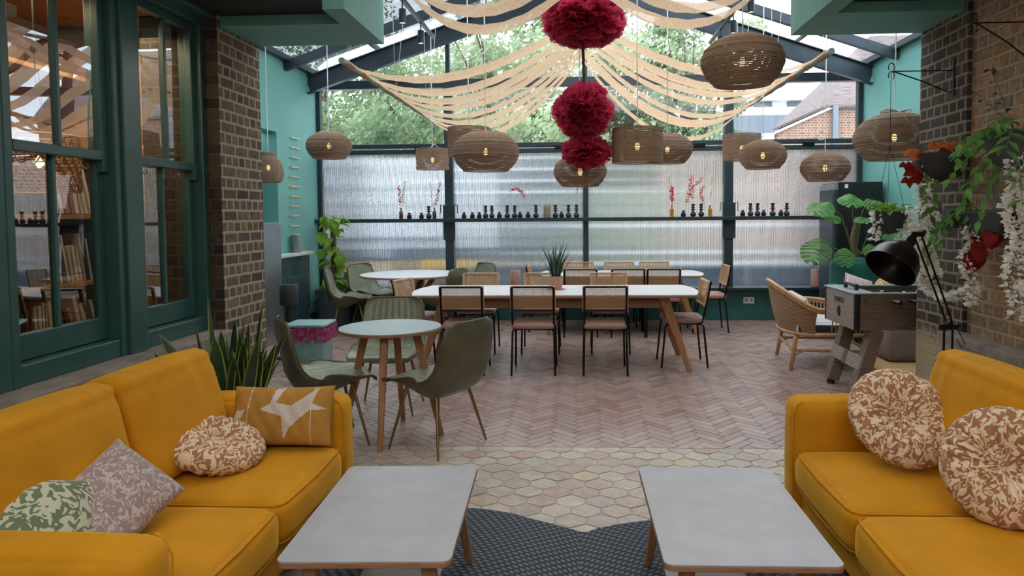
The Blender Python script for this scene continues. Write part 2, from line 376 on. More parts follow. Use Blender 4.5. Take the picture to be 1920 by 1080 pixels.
M['leaf_orange'] = translucent('orange_leaf', (.60, .17, .06), .3, .5, var=.3, scale=14)
M['white_petal'] = translucent('white_petal', (.90, .89, .84), .3, .7, var=.08, scale=30)
M['stem'] = pm('stem', (.16, .20, .06), .6)
M['bark'] = pm('bark', (.10, .07, .045), .9, var=.3)
M['pot_dark'] = pm('charcoal_pot', (.03, .031, .033), .6, var=.15)
M['pot_grey'] = pm('blue_grey_pot', (.07, .085, .105), .7, var=.2)
M['pot_pale'] = pm('pale_lilac_pot', (.42, .40, .46), .5)
M['terracotta'] = pm('pink_terracotta', (.52, .26, .19), .75)
M['soil'] = pm('soil', (.03, .02, .015), .95)
M['black_plastic'] = pm('black_plastic', (.012, .012, .013), .45)
M['rug'] = None
M['white_plastic'] = pm('white_plastic', (.75, .75, .74), .4)
M['green_velvet'] = pm('bottle_green_velvet', (.012, .10, .075), .7, var=.2, scale=6, sheen=.5, sheentint=(.3, .8, .65))
M['print_brown'] = patmat('brown_cream_print', (.34, .15, .065), (.72, .56, .38), 19, thr=.5)
M['print_green'] = patmat('green_cream_print', (.13, .16, .085), (.50, .50, .36), 16, thr=.52)
M['print_mauve'] = patmat('mauve_leaf_print', (.30, .22, .20), (.50, .42, .40), 22, thr=.70)
M['mustard_linen'] = pm('mustard_linen', (.40, .20, .03), .85, bump=.2, bscale=300)
M['bird_white'] = pm('off_white_print', (.58, .52, .46), .85, bump=.2, bscale=300)
# ------------------------------------------------------------------ structure
BY = 9.91; XL = -3.77; XR = 3.95; PL = -2.48; PR = 2.55; PY0 = 4.72; PY1 = 5.35; TR = 4.43
def clip(poly, x0, x1, y0, y1):
    for ax, lim, sg in ((0, x0, 1), (0, x1, -1), (1, y0, 1), (1, y1, -1)):
        out = []
        for i in range(len(poly)):
            a, b = poly[i-1], poly[i]; da, db = (a[ax]-lim)*sg, (b[ax]-lim)*sg
            if da >= 0: out.append(a) if not out or out[-1] != a else None
            if (da >= 0) != (db >= 0):
                k = da/(da-db); out.append((a[0]+(b[0]-a[0])*k, a[1]+(b[1]-a[1])*k))
        poly = out
        if len(poly) < 3: return []
    return poly
def slab(mb, poly, z0, z1, tilt=0):
    n = len(poly); tx, ty = R.uniform(-tilt, tilt), R.uniform(-tilt, tilt)
    cx = sum(p[0] for p in poly)/n; cy = sum(p[1] for p in poly)/n
    vs = [(x, y, z0) for x, y in poly]+[(cx+(x-cx)*.97, cy+(y-cy)*.97, z1+(x-cx)*tx+(y-cy)*ty) for x, y in poly]
    mb.add(vs, [tuple(range(n, 2*n))]+[(i, (i+1) % n, (i+1) % n+n, i+n) for i in range(n)])
fb = MB(); fb.bb(-4.6, 4.6, TR, BY+.15, -.3, -.007); struct(fb.build('floor', M['mortar']), 'mortar bed under the brick paving')
mb = MB(); Lb, Wb = .23, .066; g = .0022
for i in range(-160, 161):
    for j in range(-60, 61):
        for q in ((i*Wb+j*Lb, i*Wb-j*Lb, Lb, Wb), (i*Wb+j*Lb+Lb, (i+1)*Wb-j*Lb-Lb, Wb, Lb)):
            x, y, w, h = q
            pts = [(x+g/2, y+g/2), (x+w-g/2, y+g/2), (x+w-g/2, y+h-g/2), (x+g/2, y+h-g/2)]
            c = sqrt(.5); pts = [((a-b)*c, (a+b)*c+7) for a, b in pts]
            if max(p[0] for p in pts) < XL or min(p[0] for p in pts) > XR or max(p[1] for p in pts) < TR or min(p[1] for p in pts) > BY: continue
            pts = clip(pts, XL, XR, TR, BY)
            if pts: slab(mb, pts, -.01, R.uniform(-.0007, .0003), .005)
struct(mb.build('floor', M['herring']), 'herringbone brick paving')
fb = MB(); fb.bb(-3.2, 3.2, -2.2, TR, -.3, -.003); struct(fb.build('floor', pm('grey_grout', (.34, .31, .28), .95)), 'mortar bed under the hexagon tiles')
mb = MB(); w, p = .154, .1165
for r in range(0, 40):
    for k in range(-20, 21):
        cx = .03+k*w+(r % 2)*w/2; cy = TR-.035-r*p; hw = w/2-.003; t = .034; tp = p*.5+.02
        hh = p-t-.0035; pts = [(cx, cy-hh), (cx+hw, cy-t+.002), (cx+hw, cy+t-.002), (cx, cy+hh), (cx-hw, cy+t-.002), (cx-hw, cy-t+.002)]
        pts = [(a+R.uniform(-.0025, .0025), b+R.uniform(-.0025, .0025)) for a, b in pts]
        pts = clip(pts, -2.6, 2.7, -.3, TR-.004)
        if pts: slab(mb, pts, -.012, R.uniform(-.0012, .001), .012)
struct(mb.build('floor', M['hex']), 'worn hexagon floor tiles')

# side walls of the garden room
mb = MB(); mb.bb(XL-.2, XL, PY1, 8.1, 0, 3.58); mb.bb(XL-.2, XL, 8.56, BY+.15, 0, 3.58); mb.bb(XL-.2, XL, 8.1, 8.56, 2.57, 3.58); mb.bb(XL-.2, XL, 8.1, 8.56, 0, 1.0); mb.bb(XL-.5, XL-.45, 7.9, 8.7, 1.0, 2.6)
mb.bb(XL-.45, XL-.2, 8.02, 8.1, 1, 2.6); mb.bb(XL-.45, XL-.2, 8.56, 8.64, 1, 2.6)
struct(mb.build('wall_left', M['teal']), 'teal side wall with a recessed niche')
mb = MB(); mb.bb(XR, XR+.2, PY1, BY+.15, 0, 3.58); struct(mb.build('wall_right', M['teal']), 'teal side wall on the right')
mb = MB(); mb.bb(XL-.2, PL-.1, PY1-.2, PY1, 0, 3.6); struct(mb.build('wall_left', M['teal_dark']))
mb = MB(); mb.bb(PR+.1, XR+.2, PY1-.2, PY1, 0, 3.6); struct(mb.build('wall_right', M['teal_dark']))
for (x0, x1, y0, y1, nm) in ((XL, XL+.015, 9.3, BY, 'baseboard_left'), (XR-.015, XR, PY1, BY, 'baseboard_right')):
    mb = MB(); mb.bb(x0, x1, y0, y1, 0, .16); struct(mb.build(nm, M['teal_dark'], bevel=.004))
# brick piers and side walls of the lounge
mb = MB(); mb.bb(PL-.55, PL, PY0, PY1, 0, 3.6, mi=0)
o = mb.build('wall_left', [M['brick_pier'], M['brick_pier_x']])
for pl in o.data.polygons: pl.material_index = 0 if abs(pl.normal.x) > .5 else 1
struct(o, 'brick pier beside the sash windows')
mb = MB(); mb.bb(PR, PR+.6, PY0, PY1, 0, 3.6); struct(mb.build('wall_right', M['brick_pier_r']), 'dark brick pier with limewash at its foot')
mb = MB(); mb.bb(PR+.03, PR+.5, -2.2, PY0, .0, 3.6); struct(mb.build('wall_right', M['brick_wall']), 'yellow stock brick wall')
mb = MB(); mb.bb(PR-.13, PR+.03, -2.2, 4.74, .0, .64); mb.bb(PR-.13, PR+.03, -2.2, 4.78, .64, .70); struct(mb.build('trim_1', M['stone'], bevel=.006), 'stone ledge along the right wall')
mb = MB(); mb.bb(PL-.55, PL+.04, -2.2, PY0-.02, 0, .60); mb.bb(PL-.2, PL+.07, -2.2, PY0-.0, .60, .72); struct(mb.build('trim_2', M['stone'], bevel=.01), 'stone sill under the sash windows')
mb = MB(); mb.bb(-3.2, 3.2, -2.3, -2.2, 0, 4.2); struct(mb.build('wall_back', M['brick_pier_x']), 'wall behind the viewer')

# sash windows on the left
def sash(idx, y0, y1, label):
    w = thing('window_%d' % idx, label, None, (0, 0, 0), kind='structure')
    fr = MB(); fx = -2.58
    fr.bb(fx-.16, fx, y0-.05, y0, .72, 2.88); fr.bb(fx-.16, fx, y1, y1+.05, .72, 2.88); fr.bb(fx-.16, fx, y0, y1, 2.82, 2.88)
    fr.bb(fx-.16, fx-.01, y0, y1, .72, .82)
    fr.build('window_frame', M['sash'], w, bevel=.006)
    for nm, x, z0, z1, bot, top in (('upper_sash', -2.62, 1.823, 2.82, .053, .05), ('lower_sash', -2.66, .825, 1.88, .125, .05)):
        s = MB(); t = .045; st = .05
        s.bb(x-t, x, y0, y0+st, z0, z1); s.bb(x-t, x, y1-st, y1, z0, z1); s.bb(x-t, x, y0+st, y1-st, z0, z0+bot); s.bb(x-t, x, y0+st, y1-st, z1-top, z1)
        ym = (y0+y1)/2; s.bb(x-t*.8, x-.004, ym-.014, ym+.014, z0+bot, z1-top)
        if nm == 'upper_sash':
            s.box((x-.02, y1-st/2, z0-.03), (.04, st, .07)); s.box((x-.02, y0+st/2, z0-.03), (.04, st, .07))
        so = s.build(nm, M['sash'], w, bevel=.005)
        g_ = MB(); g_.grid(lambda u, v: (x-t/2+.0009*sin(u*4+v*3), y0+st*.7+u*(y1-y0-st*1.4), z0+bot*.8+v*(z1-top-z0-bot*.8)), 16, 16); g_.build('pane', M['old_glass'], so, smooth=True)
    for yy in (y0+.14, y1-.14):
        h = MB(); h.tube([(-2.665, yy-.028, 1.80), (-2.655, yy-.025, 1.785), (-2.655, yy-.012, 1.775), (-2.655, yy+.012, 1.775), (-2.655, yy+.025, 1.785), (-2.665, yy+.028, 1.80)], .004, 6)
        h.build('sash_lift', M['brushed'], w, smooth=True)
    return w
M['old_glass'] = thin_glass('old_window_glass', .19, (.85, .87, .85), 0, 1.25)
M['clear_glass'] = thin_glass('clear_glass', .02, (.93, .97, .97), 0, .8)
M['roof_glass'] = thin_glass('roof_glass', .03, (.86, .92, .95), .05, .8)
M['brushed'] = pm('brushed_steel', (.45, .45, .46), .3, metal=.9)
sash(1, 3.06, 3.77, 'near sash window with green frame and library behind')
sash(2, 4.01, 4.68, 'far sash window with green frame next to the brick pier')
mb = MB(); mb.bb(-2.74, -2.56, 3.82, 3.965, .72, 2.9); mb.bb(-2.74, -2.58, 2.4, 3.01, .72, 2.9)
struct(mb.build('trim_3', M['sash'], bevel=.006), 'broad green post between the sash windows')
mb = MB(); mb.bb(-2.76, -2.50, 1.5, PY0, 2.87, 3.6); struct(mb.build('trim_4', M['sash'], bevel=.01), 'green lintel box above the sash windows')
mb = MB(); mb.bb(-2.76, -2.60, -2.2, 2.42, .7, 3.6); struct(mb.build('wall_left', M['brick_pier']), 'brick wall before the sash windows')
# the library room behind them
mb = MB(); mb.bb(-3.92, -3.87, 1.5, 5.15, .0, 3.0); mb.bb(-3.92, -2.77, 1.45, 1.5, 0, 3); mb.bb(-3.87, -2.75, 5.08, 5.14, 0, 3); mb.bb(-3.92, -2.77, 1.5, 5.14, 2.9, 3.0); mb.bb(-3.92, -2.77, 1.5, 5.14, .3, .35)
mb.bb(-3.08, -2.75, 5.0, 5.08, 0, 3)
M['library_wood'] = pm('warm_pine', (.40, .21, .085), .55, var=.18, scale=5, stretch=(1, 1, 6))
struct(mb.build('wall_left', M['library_wood']), 'timber lined library room seen through the sash windows')

# ceilings and soffits
for nm, x0, x1 in (('ceiling', -2.9, -1.64), ('ceiling', 1.73, 3.1)):
    mb = MB(); mb.bb(x0, x1, -2.2, 4.768, 2.90, 3.35); struct(mb.build(nm, M['black_ceiling']), 'black ceiling beside the rooflight')
def soffit(lab, xi, xc, xo, sg):
    mb = MB(); zb = 2.83
    mb.bb(xc, xo, 4.77, PY1, zb, 3.62)
    mb.bb(xc, xi, 4.44, 4.77, zb, 3.62)
    struct(mb.build('trim_5' if sg < 0 else 'trim_6', M['fascia'], bevel=.003), lab)
soffit('painted downstand at the left of the opening', -1.636, -1.49, PL-.3, -1)
soffit('painted downstand at the right of the opening', 1.73, 1.594, PR+.3, 1)
mb = MB(); mb.bb(-1.66, -1.62, -2.2, 4.44, 2.98, 3.62); mb.bb(1.72, 1.76, -2.2, 4.44, 2.98, 3.62); struct(mb.build('trim_7', M['fascia']), 'painted upstand of the rooflight over the lounge')

# glazed roof
XC = .09; ZE, ZA = 3.50, 4.80
roof = thing('ceiling', 'pitched glass roof on dark steel rafters', None, (0, 0, 0), kind='structure')
def zr(x): return ZA-(ZA-ZE)*abs(x-XC)/3.86
for k, yy in enumerate((9.62, 8.85, 7.75, 6.65, 5.55)):
    for sg in (-1, 1):
        xe = XL if sg < 0 else XR; d = .24 if k == 0 else .12; wv = .10 if k == 0 else .07; zz = -.03 if k == 0 else 0
        b = MB(); z0, z1 = zr(xe)+zz, zr(XC)+zz
        if k == 0:
            b.bar((xe, yy, z0-d/2), (XC, yy, z1-d/2), .012, d)
            b.bar((xe, yy, z0-.008), (XC, yy, z1-.008), wv, .016); b.bar((xe, yy, z0-d), (XC, yy, z1-d), wv, .016)
        else: b.bar((xe, yy, z0-d/2), (XC, yy, z1-d/2), wv, d)
        b.build('rafter', M['steel'], roof, bevel=.003)
b = MB(); b.bb(XC-.06, XC+.06, 5.2, BY, ZA-.14, ZA+.03); b.build('ridge_beam', M['steel'], roof)
for sg in (-1, 1):
    xe = XL if sg < 0 else XR
    b = MB(); b.bb(xe-.08, xe+.08, 5.2, BY, ZE-.0, ZE+.07); b.build('eaves_beam', M['steel'], roof)
    b = MB(); b.grid(lambda u, v: (xe+(XC-xe)*u, 5.2+(BY+.1-5.2)*v, zr(xe+(XC-xe)*u)+.045), 1, 1); b.build('glass_panel', M['roof_glass'], roof)
    b = MB()
    for q in range(1, 4):
        xx = XC+(xe-XC)*q/4; b.bb(xx-.02, xx+.02, 5.2, BY, zr(xx)-.0, zr(xx)+.04)
    b.build('glazing_bar', M['steel'], roof)
# rooflight over the lounge
b = MB(); b.grid(lambda u, v: (-1.66+3.42*u, -2.2+7.5*v, 3.66), 1, 1); b.build('glass_panel', M['roof_glass'], roof)
for yy in (-.8, .6, 2.0, 3.4, 4.8):
    b = MB(); b.bb(-1.66, 1.76, yy-.035, yy+.035, 3.55, 3.65); b.build('rafter', M['steel'], roof)

# back wall: skirting wall, frames, panes
mb = MB(); mb.bb(XL, XR, BY, BY+.12, 0, .42); mb.bb(XL, XR, BY-.012, BY, .0, .15); struct(mb.build('wall_back', M['teal_dark'], bevel=.004), 'low dark teal wall under the glazing')
gw = thing('window_3', 'full width glazed end wall with graphite frames', None, (0, 0, 0), kind='structure')
mb = MB(); mb.bb(XL, XR, BY-.02, BY+.08, .42, .475); mb.bb(XL, XR, BY-.03, BY+.07, 2.395, 2.455); mb.bb(XL, XR, BY-.01, BY+.07, 2.475, 2.54); mb.bb(XL, XR, BY-.03, BY+.09, 3.33, 3.45)
mb.bb(XL, XL+.06, BY-.02, BY+.08, .42, 3.5); mb.bb(XR-.07, XR, BY-.02, BY+.08, .42, 3.5)
mb.build('window_frame', M['frame'], gw, bevel=.004)
mb = MB(); mb.bb(XL, XR, BY-.16, BY+.08, 1.415, 1.468); mb.build('ledge', M['frame'], gw, bevel=.004)
MX = [-1.85, .105, 2.11]
for x, w_ in zip(MX, (.12, .075, .12)):
    b = MB(); b.bb(x-w_/2, x+w_/2, BY-.05, BY+.08, .42, 3.4); b.build('mullion', M['frame'], gw, bevel=.006)
    b = MB(); b.bb(x-.03, x+.03, BY-.03, BY+.07, 3.4, zr(x)); b.build('mullion', M['frame'], gw, bevel=.003)
    if w_ > .1:
        b = MB(); b.bb(x-.085, x+.085, BY-.075, BY-.02, 1.16, 1.66); b.build('lock_case', M['frame'], gw, bevel=.004)
        for sg in (-1, 1):
            b = MB(); b.tube([(x+sg*.085, BY-.06, 1.66), (x+sg*.12, BY-.06, 1.66), (x+sg*.12, BY-.06, 1.55), (x+sg*.14, BY-.06, 1.54)], .007, 6); b.build('window_crank', M['frame'], gw, smooth=True)
for x in (-2.25, -.25, 1.7, 3.2):
    b = MB(); b.box((x, BY-.045, 2.47), (.16, .03, .05)); b.tube([(x-.33, BY-.05, 2.485), (x-.05, BY-.05, 2.48)], .006, 6); b.build('window_stay', M['black_metal'], gw, bevel=.003)
# ribbed panes (two sided sheet with vertical flutes)
def ribbed():
    m, t, N, L, b = nt('ribbed_frosted_glass')
    b.inputs['Base Color'].default_value = (.93, .96, .97, 1); b.inputs['Transmission Weight'].default_value = 1; b.inputs['Roughness'].default_value = .07; b.inputs['IOR'].default_value = 1.45
    tc = N.new('ShaderNodeTexCoord'); w = N.new('ShaderNodeTexWave'); w.bands_direction = 'X'; w.inputs['Scale'].default_value = 22; w.inputs['Distortion'].default_value = 0
    L.new(tc.outputs['Object'], w.inputs['Vector']); bp = N.new('ShaderNodeBump'); bp.inputs['Strength'].default_value = 1; bp.inputs['Distance'].default_value = .008
    L.new(w.outputs[0], bp.inputs['Height']); L.new(bp.outputs[0], b.inputs['Normal'])
    return m
M['ribbed'] = ribbed()
XS = [XL+.06, MX[0]-.06, MX[0]+.06, MX[1]-.037, MX[1]+.037, MX[2]-.06, MX[2]+.06, XR-.07]
for i in range(4):
    x0, x1 = XS[2*i], XS[2*i+1]
    for z0, z1 in ((.475, 1.415), (1.468, 2.395)):
        b = MB(); b.bb(x0, x1, BY+.01, BY+.022, z0, z1); b.build('ribbed_pane', M['ribbed'], gw)
    b = MB(); b.grid(lambda u, v: (x0+(x1-x0)*u, BY+.02, 2.54+(3.33-2.54)*v), 1, 1); b.build('clear_pane', M['clear_glass'], gw)
b = MB(); b.add([(XL, BY+.02, 3.45), (XR, BY+.02, 3.45), (XR, BY+.02, ZE), (XC, BY+.02, ZA), (XL, BY+.02, ZE)], [(0, 1, 2, 3, 4)]); b.build('gable_pane', M['clear_glass'], gw)
b = MB(); b.box((2.402, BY-.006, .278), (.15, .012, .09)); so = b.build('socket', M['white_plastic'], bevel=.003); tag(so, 'white double wall socket on the low teal wall', 'socket')
for sx in (-.037, .037):
    b = MB(); b.box((sx, -.008, 0), (.022, .003, .026)); sl = b.build('socket_face', M['pot_dark'], so, bevel=.004); sl.location = (2.402, BY-.006, .278)

# ------------------------------------------------------------------ exterior
M['asphalt'] = pm('asphalt', (.20, .22, .25), .7, var=.2, scale=.6)
M['render_white'] = pm('white_render', (.75, .77, .78), .8, var=.06, scale=.5)
M['zinc'] = pm('grey_cladding', (.16, .19, .23), .6, var=.15, scale=1, stretch=(6, 1, .2))
M['slate'] = pm('roof_tile', (.17, .13, .13), .8, var=.35, scale=3, stretch=(1, 1, 6))
M['brick_out'] = brickmat('red_brick', 'XZ', [(.30, .13, .08), (.38, .18, .12), (.25, .12, .09)], (.45, .38, .32), .012, .225, .085)
M['win_dark'] = pm('dark_window', (.06, .08, .10), .2)
M['foliage'] = translucent('tree_foliage', (.22, .30, .17), .4, .7, var=.4, scale=.8)
M['foliage2'] = translucent('pale_tree_foliage', (.34, .42, .26), .35, .7, var=.45, scale=.8)
M['yellow'] = pm('yellow_paint', (.85, .50, .02), .5)
M['pale_brick'] = pm('pale_pink_brick', (.62, .48, .44), .9, var=.12, scale=1.2, stretch=(.3, 1, 3))
M['hedge'] = pm('hedge', (.36, .42, .32), .9, var=.5, scale=6)
M['pale_panel'] = pm('pale_grey_panel', (.80, .84, .90), .6, var=.12, scale=.8)
M['dark_panel'] = pm('slate_blue_panel', (.10, .125, .17), .6, var=.2)
b = MB(); b.bb(-60, 60, BY+.13, 120, -.4, -.02); struct(b.build('ground', M['asphalt']), 'grey yard outside')
h = thing('hoarding', 'pale grey panelled hoarding blurred behind the left ribbed panes', 'fence', (0, 0, 0))
b = MB(); b.bb(-7.5, -2.4, 14.0, 14.1, 0, 2.7); b.build('panel', M['pale_panel'], h)
for z in (.55, 1.0, 1.55, 1.75, 2.1, 2.5): b = MB(); b.bb(-7.5, -3.9, 13.9, 14.0, z, z+.07); b.build('rail', M['dark_panel'] if z < 1.5 else M['render_white'], h)
b = MB(); b.bb(-4.1, -2.75, 13.3, 13.7, .45, .62); b.bb(-4.0, -3.9, 13.4, 13.6, 0, .45); b.bb(-2.95, -2.85, 13.4, 13.6, 0, .45); tag(b.build('barrier', M['yellow'], bevel=.02), 'yellow barrier blurred behind the left ribbed panes', 'barrier')
b = MB(); b.bb(-5.2, -1.9, 13.75, 13.85, 0, .85); tag(b.build('low_wall', M['dark_panel']), 'dark low wall behind the yellow barrier', 'wall')
f = thing('slatted_fence', 'slate blue slatted fence blurred behind the second ribbed panes', 'fence', (0, 0, 0))
b = MB(); b.bb(-2.4, .0, 14.02, 14.08, 1.45, 2.9); b.build('board', M['zinc'], f)
b = MB(); b.bb(-2.4, -.4, 14.02, 14.08, 0, 1.45); b.build('board', M['dark_panel'], f)
b = MB()
for k in range(9): b.bb(-2.4, -.3, 13.95, 14.02, .15+k*.22, .19+k*.22)
b.build('slat_gap', M['black_ceiling'], f)
b = MB()
for k in range(4): b.bb(-2.4, .1, 13.9, 13.97, 1.95+k*.23, 2.0+k*.23)
b.build('pale_rail', M['render_white'], f)
b = MB(); b.bb(0, 2.6, 14.5, 15.3, 0, 2.1); tag(b.build('hedge', M['hedge']), 'green hedge blurred behind the third ribbed panes', 'hedge')
b = MB(); b.bb(2.6, 9, 14.6, 14.8, .5, 2.75); tag(b.build('garden_wall', M['pale_brick']), 'pale pink garden wall blurred behind the right ribbed panes', 'wall')
b = MB(); b.bb(.1, 9, 14.0, 14.3, -.02, .42); tag(b.build('kerb_planter', M['dark_panel']), 'long slate blue planter at the foot of the white rails', 'planter')
r = thing('railing', 'long white railing blurred behind the right ribbed panes', 'railing', (0, 0, 0))
for z, hh in ((.50, .07), (.72, .06), (1.25, .07)): b = MB(); b.bb(-.7, 9, 13.7, 13.8, z, z+hh); b.build('rail', M['render_white'], r)
for x in (.0, 4.5, 8.9): b = MB(); b.bb(x, x+.05, 13.8, 13.85, -.02, 1.3); b.build('post', M['render_white'], r)
# trees
def tree(x, y, h, rad, mat, label, n=2600, seed=1):
    rr = random.Random(seed); t = thing('tree', label, 'tree', (x, y, -.02), group='trees beyond the glazing')
    b = MB(); b.tube([(0, 0, 0), (.1, 0, h*.35), (-.05, .1, h*.6)], [.22, .16, .1], 8)
    for k in range(7):
        a = rr.uniform(0, 6.28); b.tube([(0, 0, h*.35), (cos(a)*rad*.4, sin(a)*rad*.4, h*.6), (cos(a)*rad*.7, sin(a)*rad*.7, h*.8)], [.09, .05, .02], 6)
    b.build('trunk', M['bark'], t, smooth=True)
    b = MB(); cl = [(rr.gauss(0, rad*.42), rr.gauss(0, rad*.35), h*.62+rr.uniform(-.38, .32)*h, rr.uniform(.35, .6)*rad*.5) for _ in range(60)]
    for k in range(n):
        c = cl[k % len(cl)]; d = Vector((rr.gauss(0, 1), rr.gauss(0, 1), rr.gauss(0, 1))).normalized()*c[3]*rr.uniform(.6, 1)
        p = Vector(c[:3])+d; s_ = rr.uniform(.06, .12); a = Vector((rr.gauss(0, 1), rr.gauss(0, 1), rr.gauss(0, 1))).normalized(); q = a.orthogonal().normalized(); w_ = a.cross(q)
        b.add([p-q*s_, p-w_*s_*.6, p+q*s_, p+w_*s_*.6], [(0, 1, 2, 3)])
    b.build('foliage', mat, t)
for i, (x, y, h, rd, mt, lb) in enumerate((
    (-9.0, 24, 8.5, 3.8, 'foliage', 'green bushy tree at the far left beyond the glazing'),
    (-5.2, 26, 8.0, 3.6, 'foliage2', 'pale green tree in the second pane from the left above the transom'),
    (-2.0, 23, 9.5, 3.2, 'foliage2', 'tall pale green tree showing through the left gable'),
    (1.4, 27, 9.0, 3.2, 'foliage', 'green tree behind the crimson pompoms'),
    (4.0, 25, 9.2, 2.4, 'foliage2', 'slender pale tree behind the draped strips right of centre'),
    (-11.5, 33, 7.5, 5.0, 'foliage2', 'hazy far tree at the left edge of the first upper pane'),
    (-4.5, 34, 8.0, 5.5, 'foliage', 'hazy far tree filling in behind the second upper pane'),
    (-.5, 40, 9.5, 5.5, 'foliage2', 'hazy far tree behind the draped strips at the middle'),
    (-6.8, 20, 4.8, 3.0, 'foliage', 'low dark green tree behind the first upper pane'),
    (-1.6, 20, 4.4, 2.6, 'foliage2', 'low pale bush tree behind the second upper pane'))):
    tree(x, y, h, rd, M[mt], lb, n=12000, seed=10+i)
# buildings
wb = thing('apartment_building', 'white rendered apartment block with terraces in the distance', 'building', (0, 0, 0))
b = MB(); b.bb(9.2, 19, 50, 58, 0, 9.0); b.bb(9.6, 19, 51, 58, 9, 10.2); b.bb(10.0, 13.3, 52, 57, 10.2, 11.6); b.bb(13.7, 17, 52, 57, 10.2, 11.2); b.build('wall', M['render_white'], wb)
b = MB(); b.bb(9.1, 19, 49.4, 50, 8.3, 8.45); b.bb(9.4, 19, 50.2, 51, 9.55, 9.62); b.build('parapet', M['render_white'], wb)
for x in (10.2, 12.6, 15.0): b = MB(); b.bb(x, x+1.3, 50.85, 51, 8.95, 9.5); b.build('window', M['win_dark'], wb)
b = MB(); b.bb(9.0, 17, 46, 49.5, 0, 7.9); b.build('lower_storey', M['zinc'], wb)
for x in (9.6, 11.6, 13.4): b = MB(); b.bb(x, x+1.2, 45.9, 46, 5.0, 6.7); b.build('window', M['render_white'], wb)
bh = thing('brick_house', 'red brick house with a tiled pitched roof at the right', 'building', (0, 0, 0))
b = MB(); b.bb(8.45, 14, 24, 30, 0, 5.15); b.add([(6.7, 23.9, 0), (8.5, 23.9, 0), (8.5, 23.9, 5.05), (6.7, 23.9, 4.25), (6.7, 24.2, 0), (8.5, 24.2, 0), (8.5, 24.2, 5.05), (6.7, 24.2, 4.25)], [(0, 1, 2, 3), (7, 6, 5, 4), (3, 2, 6, 7), (0, 3, 7, 4)]); b.build('wall', M['brick_out'], bh)
b = MB(); b.add([(8.3, 23.8, 5.12), (14, 23.8, 5.12), (14, 28, 8.4), (11.4, 28, 8.4), (8.3, 30.2, 5.12), (14, 30.2, 5.12), (8.3, 23.8, 5.02), (14, 23.8, 5.02), (8.3, 30.2, 5.02)], [(0, 1, 2, 3), (0, 3, 4), (3, 2, 5, 4), (0, 6, 7, 1), (0, 4, 8, 6)]); b.build('roof', M['slate'], bh)
b = MB(); b.add([(6.6, 23.8, 4.25), (8.5, 23.8, 5.08), (8.5, 24.25, 5.08), (6.6, 24.25, 4.25), (6.6, 23.8, 4.17), (8.5, 23.8, 5.0)], [(0, 1, 2, 3), (4, 5, 1, 0)]); b.build('coping', M['render_white'], bh)
b = MB(); b.bb(8.5, 8.68, 23.75, 23.95, 0, 5.1); b.build('drainpipe', M['zinc'], bh)
gr = MB(); gr.add([(1.2, 30, 5.0), (4.6, 30, 4.6), (2.5, 34, 7.2), (1.2, 34, 7.2), (1.2, 30, 0), (4.6, 30, 0), (4.6, 34, 0), (1.2, 34, 0)], [(0, 1, 2, 3), (4, 5, 1, 0), (5, 6, 2, 1), (6, 7, 3, 2), (7, 4, 0, 3)])
tag(gr.build('outbuilding', M['slate']), 'grey tiled roof end behind the pompoms, right of centre', 'building')
